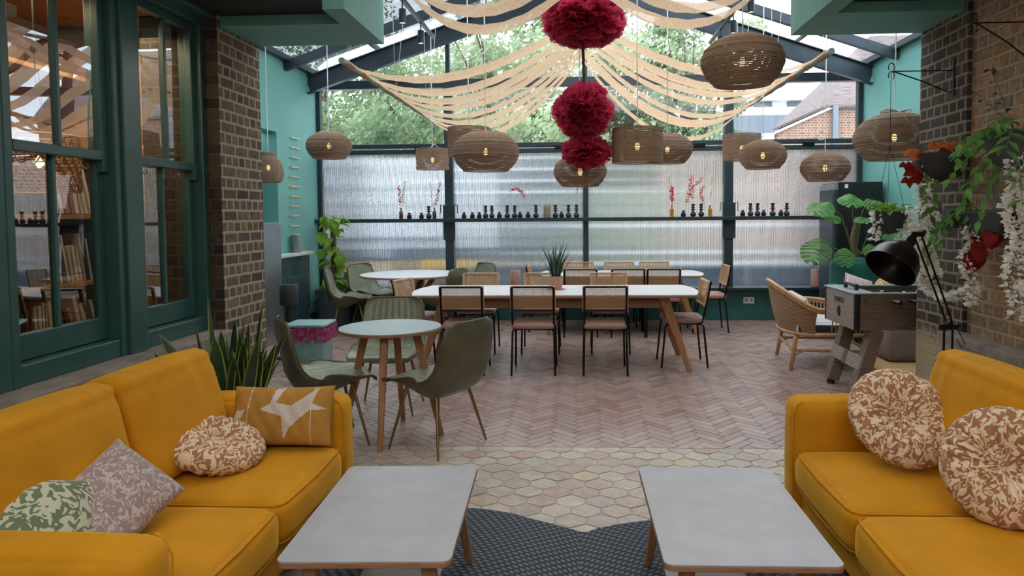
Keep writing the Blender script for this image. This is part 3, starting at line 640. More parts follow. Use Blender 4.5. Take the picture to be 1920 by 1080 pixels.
# ------------------------------------------------------------------ sofas
def sofa(label, loc, rz, Lf=1.66, nc=2):
    """local x: depth, 0 at the back to .86 at the front; local y: 0 .. 1.66 along the length"""
    t = thing('sofa', label, 'sofa', loc, rz, 'mustard velvet sofas'); V = M['velvet']; D = .86; a = .17
    MB().softbox((D/2-.01, Lf/2, .225), (D-.06, Lf-.04, .17), .03, n=8).build('base', V, t, smooth=True, weld=True, angle=180)
    MB().softbox((.09, Lf/2, .40), (.18, Lf-.02, .42), .06, n=8).build('backrest', V, t, smooth=True, weld=True, angle=180)
    for y in (a/2, Lf-a/2):
        ar = MB().softbox((D/2+.0, y, .40), (D-.01, a, .52), .045, bulge=(.01, .006, .012), n=12).build('armrest', V, t, smooth=True, weld=True, angle=180)
        pp = MB()
        yy = a-.018 if y < Lf/2 else Lf-a+.018
        pts = [(D-.003, yy, .17), (D+.003, yy, .40), (D+.0, yy, .60), (D-.02, yy, .646), (D-.045, yy, .660)]
        pp.tube(pts, .0035, 6); pp.build('piping', V, ar, smooth=True)
    il = Lf-2*a; h = il/nc
    for k in range(nc):
        y = a+h*(k+.5)
        c = MB().softbox((D/2+.085, y, .365), (D-.17, h-.012, .165), .045, bulge=(.012, .006, .016), n=14, wrinkle=.0012, seed=k).build('seat_cushion', V, t, smooth=True, weld=True, angle=180)
        s = MB(); x1 = D/2+.085+(D-.17)/2-.008; y0, y1 = y-h/2+.02, y+h/2-.02; zt = .437
        for zz in (.437, .293): s.tube([(.2, y0-.006, zz), (x1-.03, y0-.006, zz), (x1-.005, y0+.012, zz), (x1+.004, y0+.05, zz), (x1+.012, y, zz), (x1+.004, y1-.05, zz), (x1-.005, y1-.012, zz), (x1-.03, y1+.006, zz), (.2, y1+.006, zz)], .0035, 6)
        s.build('piping', V, c, smooth=True)
        tilt = Euler((0, radians(-13), 0)).to_matrix()
        def back(u, v, y=y, k=k):
            return None
        bb = MB(); n = 30
        hx, hy, hz = .085, (h-.004)/2, .235
        def f(p, hx=hx, hy=hy, hz=hz, k=k):
            # plump back cushion: top seam, vertical creases running down from it
            q = [hx*sin(p[0]*pi/2), hy*sin(p[1]*pi/2), hz*sin(p[2]*pi/2)]; r = .05
            inn = [max(-(b-r), min(b-r, c_)) for b, c_ in zip((hx, hy, hz), q)]
            dd = Vector([q[i]-inn[i] for i in range(3)]); o = Vector(inn)+(dd.normalized()*r if dd.length > 1e-9 else Vector())
            o.x += .04*p[0]*(1-p[1]**2)*(1-p[2]**2)+.012*p[0]*(1-p[1]**4)
            o.z += .012*(1-p[1]**2)*max(0, p[2])
            fall = max(0, (o.z+.05)/.28)
            cre = .005*sin(o.y*58+3*sin(o.y*9+k)+o.z*6)*fall*max(0, 1-((o.z-.13)/.16)**2)
            if p[0] > 0: o.x += cre*p[0]
            if abs(o.z-.17) < .012 and p[0] > .0: o.x -= .005
            return o
        for ax in range(3):
            A_, B_ = [q for q in range(3) if q != ax]
            for sg in (-1, 1):
                def fn(u, v, ax=ax, sg=sg, A_=A_, B_=B_):
                    p = [0, 0, 0]; p[ax] = sg
                    if sg*(1 if ax != 1 else -1) > 0: p[A_] = 2*u-1
                    else: p[A_] = 1-2*u
                    p[B_] = 2*v-1
                    return tilt @ f(p)+Vector((.205, y, .665))
                bb.grid(fn, n, n)
        co = bb.build('back_cushion', V, t, smooth=True, weld=True, angle=180)
    for x, y in ((.08, .08), (D-.09, .08), (.08, Lf-.08), (D-.09, Lf-.08)):
        MB().lathe([(0, 0), (.016, 0), (.024, .145), (0, .145)], 14, (x, y, 0)).build('leg', M['oak'], t, smooth=True)
    return t
sofa('mustard velvet two-seat sofa on the left, under the green sash windows', (-1.95, 1.61, 0), 0)
sofa('mustard velvet three-seat sofa on the right, in front of the brick wall', (1.815, 3.27, 0), pi, 2.32, 3)

# scatter cushions
def round_cushion(label, loc, rot, r, th, mat):
    b = MB(); nr, na = 26, 144
    prof = []
    for i in range(nr+1):
        tt = i/nr*pi; rr = r*abs(sin(tt))**.62; zz = th/2*cos(tt)*(1-.55*exp(-(sin(tt)/.22)**2))
        prof.append((rr, zz))
    vs = []
    for i, (rr, zz) in enumerate(prof):
        for k in range(na):
            a = 2*pi*k/na; e = min(1, rr/(r*.3)); pl = .0055*sin(a*24+sin(a*5)*2)*e*(1 if rr < r*.97 else .6)
            q = rr/r; vs.append((cos(a)*(rr+pl*.3), sin(a)*(rr+pl*.3), zz+pl*(1 if zz > 0 else -1)*(1.2-q*.6)))
    fs = []
    for i in range(nr):
        fs += [(i*na+k, i*na+(k+1) % na, (i+1)*na+(k+1) % na, (i+1)*na+k) for k in range(na)]
    b.add(vs, [f[::-1] for f in fs])
    t = thing('round_cushion', label, 'cushion', loc, 0, 'round pleated cushions'); t.rotation_euler = rot
    b.build('cover', mat, t, smooth=True, weld=True, angle=180)
    z0 = max(p[1] for p in prof[:3])
    MB().softbox((0, 0, th/2*.45+.002), (.03, .03, .012), .006, n=4).build('button', mat, t, smooth=True, weld=True, angle=180)
    return t
def pillow(name, label, loc, rot, w, h, th, mats, mif=None, n=36, ny=26):
    b = MB()
    def f(sg):
        def fn(u, v):
            x, y = 2*u-1, 2*v-1
            px = x*w/2*(1-.045*(1-y*y)); py = y*h/2*(1-.06*(1-x*x))
            z = th/2*((1-x**2)*(1-y**2))**.42
            z += .0025*sin(x*19+y*7)*(1-x*x)*(1-y*y)
            return (px, py, sg*z) if sg > 0 else (-px, py, sg*z)
        return fn
    b.grid(f(1), n, ny, mif=mif); b.grid(f(-1), n, ny)
    o = b.build(name, mats, smooth=True, weld=True, angle=180); o.location = loc; o.rotation_euler = rot
    return tag(o, label, 'cushion')
def orient(n_, roll_):
    n_ = Vector(n_).normalized(); q = Vector((0, 0, 1)).rotation_difference(n_)
    return (q.to_matrix() @ Matrix.Rotation(roll_, 3, 'Z')).to_euler()
def inpoly(x, y, P):
    c = False
    for i in range(len(P)):
        x1, y1 = P[i-1]; x2, y2 = P[i]
        if (y1 > y) != (y2 > y) and x < (x2-x1)*(y-y1)/(y2-y1)+x1: c = not c
    return c
round_cushion('round pleated brown and cream cushion lying on the left sofa', (-1.535, 2.80, .55), (radians(10), radians(15), .4), .205, .14, M['print_brown'])
round_cushion('round pleated brown and cream cushion leaning on the far arm of the right sofa', (1.33, 2.90, .655), (radians(52), radians(-10), .2), .215, .13, M['print_brown'])
round_cushion('round pleated brown and cream cushion standing against the right sofa back, at the photo edge', (1.43, 2.37, .645), (radians(66), radians(-12), -.6), .20, .13, M['print_brown'])
bird = [(.40, .70), (.44, .96), (.53, .99), (.46, .72), (.62, .66), (.86, .98), (.82, .70), (.97, .60), (.80, .58), (.62, .30), (.56, .10), (.53, .48), (.30, .60)]
b2 = [(.0, .44), (.10, .46), (.14, .60), (.05, .58)]
pillow('lumbar_cushion', 'oblong mustard cushion with a white bird print against the far sofa arm', (-1.345, 3.045, .60), (radians(70), 0, radians(3)), .46, .27, .12, [M['mustard_linen'], M['bird_white']], lambda u, v: 1 if inpoly(u, v, bird) or inpoly(u, v, b2) or abs(u-.82) < .006 or (abs(u-.17-.06*(v-.3)**2) < .005) else 0, 130, 70)
pillow('scatter_cushion', 'mauve cushion with pale leaf print on the left sofa', (-1.515, 2.13, .585), orient((.60, -.42, .66), radians(86)), .36, .29, .13, M['print_mauve'])
pillow('scatter_cushion', 'green and cream patterned cushion in the near corner of the left sofa', (-1.62, 1.90, .575), orient((.62, -.38, .60), radians(38)), .36, .36, .19, M['print_green'])

# ------------------------------------------------------------------ coffee tables and rug
def rrect(w, d, r, n=6):
    P = []
    for cx, cy, a0 in ((w/2-r, d/2-r, 0), (-w/2+r, d/2-r, 90), (-w/2+r, -d/2+r, 180), (w/2-r, -d/2+r, 270)):
        P += [(cx+r*cos(radians(a0+90*k/n)), cy+r*sin(radians(a0+90*k/n))) for k in range(n+1)]
    return P
def plate(P, z0, z1, mb=None, mi=0):
    mb = mb or MB(); n = len(P)
    mb.add([(x, y, z0) for x, y in P]+[(x, y, z1) for x, y in P], [tuple(range(n))[::-1], tuple(range(n, 2*n))]+[(i, (i+1) % n, (i+1) % n+n, i+n) for i in range(n)], mi)
    return mb
def coffee(label, loc, rz, sx):
    t = thing('coffee_table', label, 'coffee table', loc, rz, 'coffee tables')
    w, d = .555, .835
    P = rrect(w, d, .03)
    tp = plate(P, .398, .417).build('tabletop', M['ply'], t, bevel=.003)
    plate(rrect(w-.003, d-.003, .029), .4172, .4208).build('laminate_surface', M['laminate'], tp)
    for x in (-1, 1):
        for y in (-1, 1):
            b = MB(); b.bar((x*(w/2-.09), y*(d/2-.10), .398), (x*(w/2-.035), y*(d/2-.035), 0), .05, .042, .028, .026, up=(0, 1, 0)); b.build('leg', M['oak'], t, bevel=.006)
    for y in (-1, 1): b = MB(); b.bb(-w/2+.1, w/2-.1, y*(d/2-.1)-.01, y*(d/2-.1)+.01, .355, .398); b.build('rail', M['oak'], t, bevel=.003)
    plate([(x+sx, y) for x, y in rrect(.30, .6, .02)], .135, .15).build('shelf', M['laminate_w'], t, bevel=.003)
    return t
coffee('pale grey laminate coffee table beside the left sofa', (-.70, 2.508, 0), radians(2.4), .02)
coffee('pale grey laminate coffee table beside the right sofa', (.532, 2.525, 0), radians(.6), -.06)
m, t_, N, L, b_ = nt('braided_charcoal'); b_.inputs['Roughness'].default_value = .95
tcn = N.new('ShaderNodeTexCoord'); sp = N.new('ShaderNodeSeparateXYZ'); L.new(tcn.outputs['Object'], sp.inputs[0])
ab = N.new('ShaderNodeMath'); ab.operation = 'ABSOLUTE'; L.new(sp.outputs[0], ab.inputs[0]); sb = N.new('ShaderNodeMath'); sb.operation = 'SUBTRACT'; sb.inputs[1].default_value = .56; L.new(ab.outputs[0], sb.inputs[0])
cx = N.new('ShaderNodeCombineXYZ'); L.new(sb.outputs[0], cx.inputs[0]); ys = N.new('ShaderNodeMath'); ys.operation = 'MULTIPLY'; ys.inputs[1].default_value = .95; L.new(sp.outputs[1], ys.inputs[0]); L.new(ys.outputs[0], cx.inputs[1])
ln = N.new('ShaderNodeVectorMath'); ln.operation = 'LENGTH'; L.new(cx.outputs[0], ln.inputs[0])
at = N.new('ShaderNodeMath'); at.operation = 'ARCTAN2'; L.new(ys.outputs[0], at.inputs[0]); L.new(sb.outputs[0], at.inputs[1])
r1 = N.new('ShaderNodeMath'); r1.operation = 'MULTIPLY'; r1.inputs[1].default_value = 46; L.new(ln.outputs['Value'], r1.inputs[0])
fl = N.new('ShaderNodeMath'); fl.operation = 'FLOOR'; L.new(r1.outputs[0], fl.inputs[0]); fr = N.new('ShaderNodeMath'); fr.operation = 'FRACT'; L.new(r1.outputs[0], fr.inputs[0])
a2 = N.new('ShaderNodeMath'); a2.operation = 'MULTIPLY'; L.new(at.outputs[0], a2.inputs[0]); L.new(fl.outputs[0], a2.inputs[1])
a3 = N.new('ShaderNodeMath'); a3.operation = 'MULTIPLY'; a3.inputs[1].default_value = .55; L.new(a2.outputs[0], a3.inputs[0]); a4 = N.new('ShaderNodeMath'); a4.operation = 'MULTIPLY_ADD'; a4.inputs[1].default_value = .5; L.new(fl.outputs[0], a4.inputs[0]); L.new(a3.outputs[0], a4.inputs[2])
f2 = N.new('ShaderNodeMath'); f2.operation = 'FRACT'; L.new(a4.outputs[0], f2.inputs[0])
def win(src, c, w):
    a = N.new('ShaderNodeMath'); a.operation = 'SUBTRACT'; a.inputs[1].default_value = c; L.new(src, a.inputs[0]); b = N.new('ShaderNodeMath'); b.operation = 'ABSOLUTE'; L.new(a.outputs[0], b.inputs[0])
    q = N.new('ShaderNodeMapRange'); q.inputs['From Min'].default_value = w; q.inputs['From Max'].default_value = w*.35; L.new(b.outputs[0], q.inputs['Value']); return q.outputs[0]
wa, wb2 = win(fr.outputs[0], .5, .42), win(f2.outputs[0], .5, .40)
mu = N.new('ShaderNodeMath'); mu.operation = 'MULTIPLY'; L.new(wa, mu.inputs[0]); L.new(wb2, mu.inputs[1])
rp = N.new('ShaderNodeValToRGB'); rp.color_ramp.elements[0].color = (.028, .033, .042, 1); rp.color_ramp.elements[1].color = (.155, .175, .21, 1); L.new(mu.outputs[0], rp.inputs[0]); L.new(rp.outputs[0], b_.inputs['Base Color'])
bp = N.new('ShaderNodeBump'); bp.inputs['Distance'].default_value = .004; L.new(mu.outputs[0], bp.inputs['Height']); L.new(bp.outputs[0], b_.inputs['Normal'])
M['rug'] = m
pts = [(-1.12, 2.6), (-1.16, 2.9), (-1.10, 3.2), (-.90, 3.40), (-.60, 3.455), (-.40, 3.42), (-.229, 3.335), (-.05, 3.24), (.023, 3.205), (.10, 3.255), (.317, 3.335), (.60, 3.37), (.9, 3.30), (1.1, 3.1), (1.15, 2.8), (1.12, 2.5), (1.0, 1.9), (.6, 1.6), (0, 1.75), (-.6, 1.6), (-1.0, 1.9)]
def smooth_closed(P, k=6, sharp=()):
    out = []; n = len(P)
    for i in range(n):
        p0, p1, p2, p3 = P[i-1], P[i], P[(i+1) % n], P[(i+2) % n]
        for j in range(k):
            t = j/k; q = [0.5*((2*p1[a])+(-p0[a]+p2[a])*t+(2*p0[a]-5*p1[a]+4*p2[a]-p3[a])*t*t+(-p0[a]+3*p1[a]-3*p2[a]+p3[a])*t**3) for a in (0, 1)]
            out.append(tuple(q))
    return out
P = smooth_closed(pts)
b = plate([(x, y-2.45) for x, y in P], .0005, .011)
o = b.build('rug', M['rug'], bevel=.004); o.location = (0, 2.45, 0); tag(o, 'charcoal braided rug with a scalloped edge under the coffee tables', 'rug')

# ------------------------------------------------------------------ green bucket chairs
def bucket(label, loc, rz, front='green_leather_f'):
    """faces local -y... forward = +y"""
    t = thing('bucket_chair', label, 'chair', loc, rz, 'green bucket chairs')
    prof = [(.27, .425), (.265, .452), (.22, .462), (.12, .452), (0, .44), (-.12, .438), (-.18, .452), (-.215, .49), (-.235, .55), (-.255, .63), (-.275, .71), (-.295, .79), (-.303, .828), (-.306, .842)]
    hw = [.215, .23, .245, .26, .27, .275, .275, .272, .265, .255, .245, .232, .212, .175]
    cum = [0]
    for i in range(1, len(prof)): cum.append(cum[-1]+math.dist(prof[i-1], prof[i]))
    def samp(s_, A):
        for i in range(1, len(cum)):
            if s_ <= cum[i] or i == len(cum)-1:
                k = (s_-cum[i-1])/(cum[i]-cum[i-1]); k = min(1, max(0, k))
                a, b = A[i-1], A[i]
                return tuple(x+(y-x)*k for x, y in zip(a, b)) if isinstance(a, tuple) else a+(b-a)*k
    nu, nv = 56, 44
    def nrm(v):
        k = min(1, max(0, (v-.38)/.22)); a = k*pi/2*.93; return (sin(a), cos(a))
    def pos_n(u, v, side):
        s_ = v*cum[-1]; y, z = samp(s_, prof); w_ = samp(s_, hw); x = 2*u-1; wing = abs(x)**4.5
        lift = .062*wing*exp(-((v-.37)/.17)**2); fwd = .075*wing*exp(-((v-.52)/.085)**2)+.028*wing*(1 if v > .5 else 0)*min(1, (v-.5)*8)
        ny, nz_ = nrm(v)
        if side > 0: o_ = .008*(abs(cos(x/.74*pi*3.5))**.7-.5)*min(1, max(0, (.76-abs(x))/.06))*min(1, v*9, (1-v)*12)
        else:
            o_ = -(.036+.062*exp(-((v-.40)/.17)**2))*(1-.30*abs(x)**6)*min(1, v*4+.12, (1-v)*7+.15)
            return Vector((x*(w_-.05*exp(-((v-.30)/.25)**2)*min(1, v*5)), y+fwd*.9+ny*o_, z+lift*.75+nz_*o_))
        return Vector((x*w_, y+fwd+ny*o_, z+lift+nz_*o_))
    s_in = MB(); s_in.grid(lambda u, v: pos_n(u, v, 1), nu, nv)
    sh = MB(); sh.grid(lambda u, v: pos_n(1-u, v, -1), 24, nv)
    for e_ in (0, 1): sh.grid(lambda u, v, e_=e_: pos_n(e_, v, 1).lerp(pos_n(e_, v, -1), u)+Vector(((1 if e_ else -1)*.008*sin(u*pi), 0, 0)), 5, nv)
    for e_ in (0, 1): sh.grid(lambda u, v, e_=e_: pos_n(u, e_, 1).lerp(pos_n(u, e_, -1), v), 24, 3)
    so = sh.build('shell', M['green_leather'], t, smooth=True, angle=180)
    si = s_in.build('ribbed_pad', M[front], t, smooth=True, angle=180)
    pip = MB(); n = 40
    loop = [pos_n(0, j/n, 1) for j in range(n+1)]+[pos_n(i/10, 1, 1) for i in range(1, 10)]+[pos_n(1, 1-j/n, 1) for j in range(n+1)]+[pos_n(1-i/10, 0, 1) for i in range(1, 10)]
    pip.tube(loop, .006, 6, closed=True); pip.build('piping', M['green_leather'], t, smooth=True, angle=180)
    for x, y in ((-.15, .12), (.15, .12), (-.15, -.12), (.15, -.12)):
        MB().tube([(x*.85, y*.9, .42), (x*1.0, y*1.05, .40), (x*1.6, y*1.75, 0)], [.013, .013, .007], 10).build('leg', M['brass'], t, smooth=True)
    MB().box((0, 0, .408), (.24, .2, .02)).build('seat_plate', M['black_metal'], t)
    return t
def face(ax, ay): return math.atan2(ay, ax)-pi/2
c0 = bucket('olive bucket chair at the small round table, its back to the brick pier', (-1.68, 4.52, 0), face(.85, .5))
for lab, x, y, fx, fy in (('olive bucket chair at the small round table, nearest the viewer, turned to the left', -.93, 4.46, -.87, .5),
        ('sage ribbed bucket chair behind the small round table, facing the viewer', -1.50, 5.30, .03, -1),
        ('olive bucket chair left of the far round table beside the grey planter', -2.97, 8.85, .97, .2),
        ('pale ribbed bucket chair between the far round table and the corner plant', -2.83, 9.45, .9, -.45),
        ('olive bucket chair at the right side of the far round table', -1.78, 8.75, -.95, .32),
        ('pale ribbed bucket chair standing under the window behind the far round table', -1.50, 9.45, -.75, -.65)):
    dup(c0, (x, y, 0), face(fx, fy), lab)

# ------------------------------------------------------------------ round tables
t = thing('round_table', 'small round sage-topped table on four oak legs', 'table', (-1.29, 4.66, 0), radians(12))
C1 = [(.345*cos(2*pi*k/64), .345*sin(2*pi*k/64)) for k in range(64)]
tp = plate(C1, .726, .744).build('tabletop', M['ply'], t, bevel=.003)
plate([(x*.994, y*.994) for x, y in C1], .7442, .7485).build('laminate_surface', M['laminate_s'], tp)
for k, a in enumerate((-90, 0, 90, 180)):
    a = radians(a-10); b = MB(); b.bar((cos(a)*.17, sin(a)*.17, .726), (cos(a)*.34, sin(a)*.34, 0), .055, .05, .034, .032); b.build('leg', M['oak'], t, bevel=.007)
b = MB(); b.bar((-.17, 0, .705), (.17, 0, .705), .04, .035); b.bar((0, -.17, .705), (0, .17, .705), .04, .035); b.build('cross_rail', M['oak'], t)
t = thing('round_table', 'large round white table by the corner plant', 'table', (-2.20, 9.0, 0), .5)
C1 = [(.66*cos(2*pi*k/72), .66*sin(2*pi*k/72)) for k in range(72)]
tp = plate(C1, .722, .742).build('tabletop', M['ply'], t, bevel=.003); plate([(x*.996, y*.996) for x, y in C1], .7422, .749).build('laminate_surface', M['laminate_w'], tp)
for k in range(4):
    a = radians(90*k+45); b = MB(); b.bar((cos(a)*.34, sin(a)*.34, .722), (cos(a+pi)*.0, sin(a+pi)*.0, .30), .07, .05); b.bar((0, 0, .30), (cos(a)*.36, sin(a)*.36, 0), .07, .05, .05, .04); b.build('leg', M['oak'], t, bevel=.006)

# ------------------------------------------------------------------ dining tables
def boat(L_, w, tip=.05, n=14):
    P = []
    for sg in (1, -1):
        for k in range(n+1):
            tt = k/n; a = tt*pi
            x = L_/2-tip*3.0*(1-sin(a))**1.0*0.55-.0; y = -w/2+w*tt
            P.append((sg*x, y*sg))
    return P
def dining(label, loc, L_, w):
    t = thing('dining_table', label, 'table', loc, 0, 'long dining tables')
    tp = plate(boat(L_, w), .715, .738).build('tabletop', M['ply'], t, bevel=.006)
    plate([(x*.9975, y*.994) for x, y in boat(L_, w)], .7382, .7465).build('laminate_surface', M['laminate_w'], tp)
    for sx in (-1, 1):
        for sy in (-1, 1):
            b = MB(); b.bar((sx*(L_/2-.37), sy*(w/2-.20), .715), (sx*(L_/2-.13), sy*(w/2-.09), 0), .10, .055, .045, .035, up=(0, 1, 0)); b.build('leg', M['oak'], t, bevel=.008)
        b = MB(); b.bb(sx*(L_/2-.37)-.03, sx*(L_/2-.37)+.03, -w/2+.18, w/2-.18, .62, .715); b.build('cross_rail', M['oak'], t, bevel=.005)
    for sy in (-1, 1):
        b = MB(); b.bb(-L_/2+.35, L_/2-.35, sy*.22-.012, sy*.22+.012, .59, .67); b.build('long_rail', M['ply'], t, bevel=.004)
    return t
dining('long white dining table nearest the viewer with cane chairs around it', (-.245, 7.0, 0), 2.86, .96)
dining('white dining table under the window, behind the longer one', (.54, 9.02, 0), 2.12, .86)

# ------------------------------------------------------------------ cane chairs (forward = +y)
def cane_chair(label, loc, rz):
    t = thing('cane_chair', label, 'chair', loc, rz, 'cane back dining chairs')
    K = M['black_metal']; r = .0105
    for sx in (-1, 1):
        MB().tube([(sx*.17, .12, .425), (sx*.185, .165, .425), (sx*.195, .185, .40), (sx*.205, .225, 0)], r, 8).build('leg', K, t, smooth=True, angle=180)
        MB().tube([(sx*.17, -.12, .425), (sx*.185, -.165, .425), (sx*.195, -.185, .40), (sx*.205, -.225, 0)], r, 8).build('leg', K, t, smooth=True, angle=180)
    b = MB(); b.tube([(-.17, .15, .425), (.17, .15, .425)], .009, 8); b.tube([(-.17, -.14, .425), (.17, -.14, .425)], .009, 8)
    b.tube([(-.17, .15, .425), (-.17, -.14, .425)], .009, 8); b.tube([(.17, .15, .425), (.17, -.14, .425)], .009, 8); b.build('seat_frame', K, t, smooth=True)
    MB().softbox((0, .0, .462), (.40, .40, .055), .025, bulge=(0, 0, .008), n=8).build('seat', M['pink_leather'], t, smooth=True, weld=True, angle=180)
    b = MB(); ht = .845
    def Y(z): return -.17-(z-.42)*.20
    for sx in (-1, 1): b.tube([(sx*.175, -.12, .432), (sx*.19, -.17, .445), (sx*.195, Y(.50), .50), (sx*.195, Y(ht-.005), ht-.008)], r, 8)
    b.tube([(-.195, Y(ht)-.0, ht-.008), (.195, Y(ht), ht-.008)], r*.9, 8); b.tube([(-.195, Y(.615), .615), (.195, Y(.615), .615)], r, 8)
    b.build('back_frame', K, t, smooth=True)
    bk = MB(); yb = .022
    for sx in (-1, 1): bk.bar((sx*.198, Y(.60)+yb, .60), (sx*.198, Y(ht)+yb, ht), .022, .028, up=(1, 0, 0))
    bk.bar((-.187, Y(ht-.012)+yb, ht-.008), (.187, Y(ht-.012)+yb, ht-.008), .024, .022); bk.bar((-.187, Y(.612)+yb, .612), (.187, Y(.612)+yb, .612), .024, .022)
    bo = bk.build('backrest', M['cane_wood'], t, bevel=.004)
    cn = MB(); cn.grid(lambda u, v: (-.19+.38*u, Y(.615+.22*v)+yb, .615+.22*v), 1, 1); cn.build('cane_panel', M['cane'], bo)
    return t
cc = cane_chair('cane-back chair in the front row at the near table, left of three', (-1.10, 6.64, 0), 0)
PIN = [('cane-back chair in the front row at the near table, middle of three', -.43, 6.64, 0), ('cane-back chair in the front row at the near table, right of three', .245, 6.64, 0),
       ('cane-back chair on the window side of the near table, left of three', -1.12, 7.66, pi), ('cane-back chair on the window side of the near table behind the potted plant', -.42, 7.66, pi), ('cane-back chair on the window side of the near table, right of three', .34, 7.66, pi),
       ('cane-back chair at the right end of the near table, seen from the side', 1.03, 6.99, pi/2), ('cane-back chair at the left end of the near table, beside the bucket chairs', -1.62, 7.12, -pi/2-.22),
       ('cane-back chair in front of the far table, left of three', .02, 8.68, 0), ('cane-back chair in front of the far table, middle of three', .60, 8.68, 0), ('cane-back chair in front of the far table, right of three', 1.03, 8.68, 0),
       ('cane-back chair on the window side of the far table, left of three', .0, 9.47, pi), ('cane-back chair on the window side of the far table, middle of three', .56, 9.47, pi), ('cane-back chair on the window side of the far table, right of three', 1.05, 9.47, pi),
       ('cane-back chair at the right end of the far table under the window post', 1.66, 9.0, pi/2), ('cane-back chair at the left end of the far table', -.42, 9.05, -pi/2)]
for lab, x, y, a in PIN: dup(cc, (x, y, 0), a, lab)
# ------------------------------------------------------------------ potted plant on the near table
def blade(mb, base, dirv, L_, w, curve=.15, mi=0, seg=8, thick=.003, edge=None):
    d = Vector(dirv).normalized(); side = d.cross(Vector((0, 0, 1)));
    if side.length < .1: side = Vector((1, 0, 0))
    side = (Matrix.Rotation(R.uniform(-1.2, 1.2), 3, d) @ side).normalized(); nrm = d.cross(side)
    vs = []; out = Vector((d.x, d.y, 0))
    for i in range(seg+1):
        t_ = i/seg; p = Vector(base)+d*L_*t_+out*curve*L_*t_*t_
        ww = w*(.55+.45*sin(min(1, t_*2.2)*pi/2))*(1-t_**3)**.8+.0008
        tw = nrm*(.12*ww)
        vs += [p-side*ww/2, p-nrm*ww*.18, p+side*ww/2]
        if edge is not None and i < seg: pass
    fs = []
    for i in range(seg):
        a = i*3; fs += [(a, a+1, a+4, a+3), (a+1, a+2, a+5, a+4)]
    mb.add(vs, fs, mi)
    if edge is not None:
        for k in (0, 2):
            E_ = []
            for i in range(seg+1):
                q = Vector(vs[i*3+k]); c = Vector(vs[i*3+1]); E_ += [q, q+(c-q)*.2+nrm*.0006, q+(c-q)*.2-nrm*.0006]
            mb.add(E_, [(i*3, i*3+1, i*3+4, i*3+3) for i in range(seg)]+[(i*3, i*3+3, i*3+5, i*3+2) for i in range(seg)], edge)
pt = thing('potted_plant', 'spiky green plant in a pink terracotta pot on the near dining table', 'plant', (-.235, 7.05, .747))
MB().lathe([(0, .02), (.055, .02), (.06, 0), (.062, .0), (.076, .13), (.078, .135), (.07, .135), (.066, .11), (0, .11)], 28).build('pot', M['terracotta'], pt, smooth=True)
MB().lathe([(0, 0), (.10, 0), (.10, .006), (0, .006)], 24).build('saucer', M['oak'], pt)
b = MB()
for k in range(17):
    a = k*2.4; rr_ = .035*(k/17)**.5; tl = .10+.42*(k/17); s_ = R.uniform(.26, .40)
    b.tube([(cos(a)*rr_, sin(a)*rr_, .10), (cos(a)*(rr_+.35*tl*s_), sin(a)*(rr_+.35*tl*s_), .10+s_*.55), (cos(a)*(rr_+tl*s_), sin(a)*(rr_+tl*s_), .10+s_)], [.011, .009, .001], 6)
for a in (2.6, .3, 3.4): b.tube([(0, 0, .1), (cos(a)*.1, sin(a)*.1, .22), (cos(a)*.2, sin(a)*.2, .34 if a != 3.4 else .16)], [.006, .004, .001], 5)
b.build('leaves', M['leaf_dark'], pt, smooth=True)
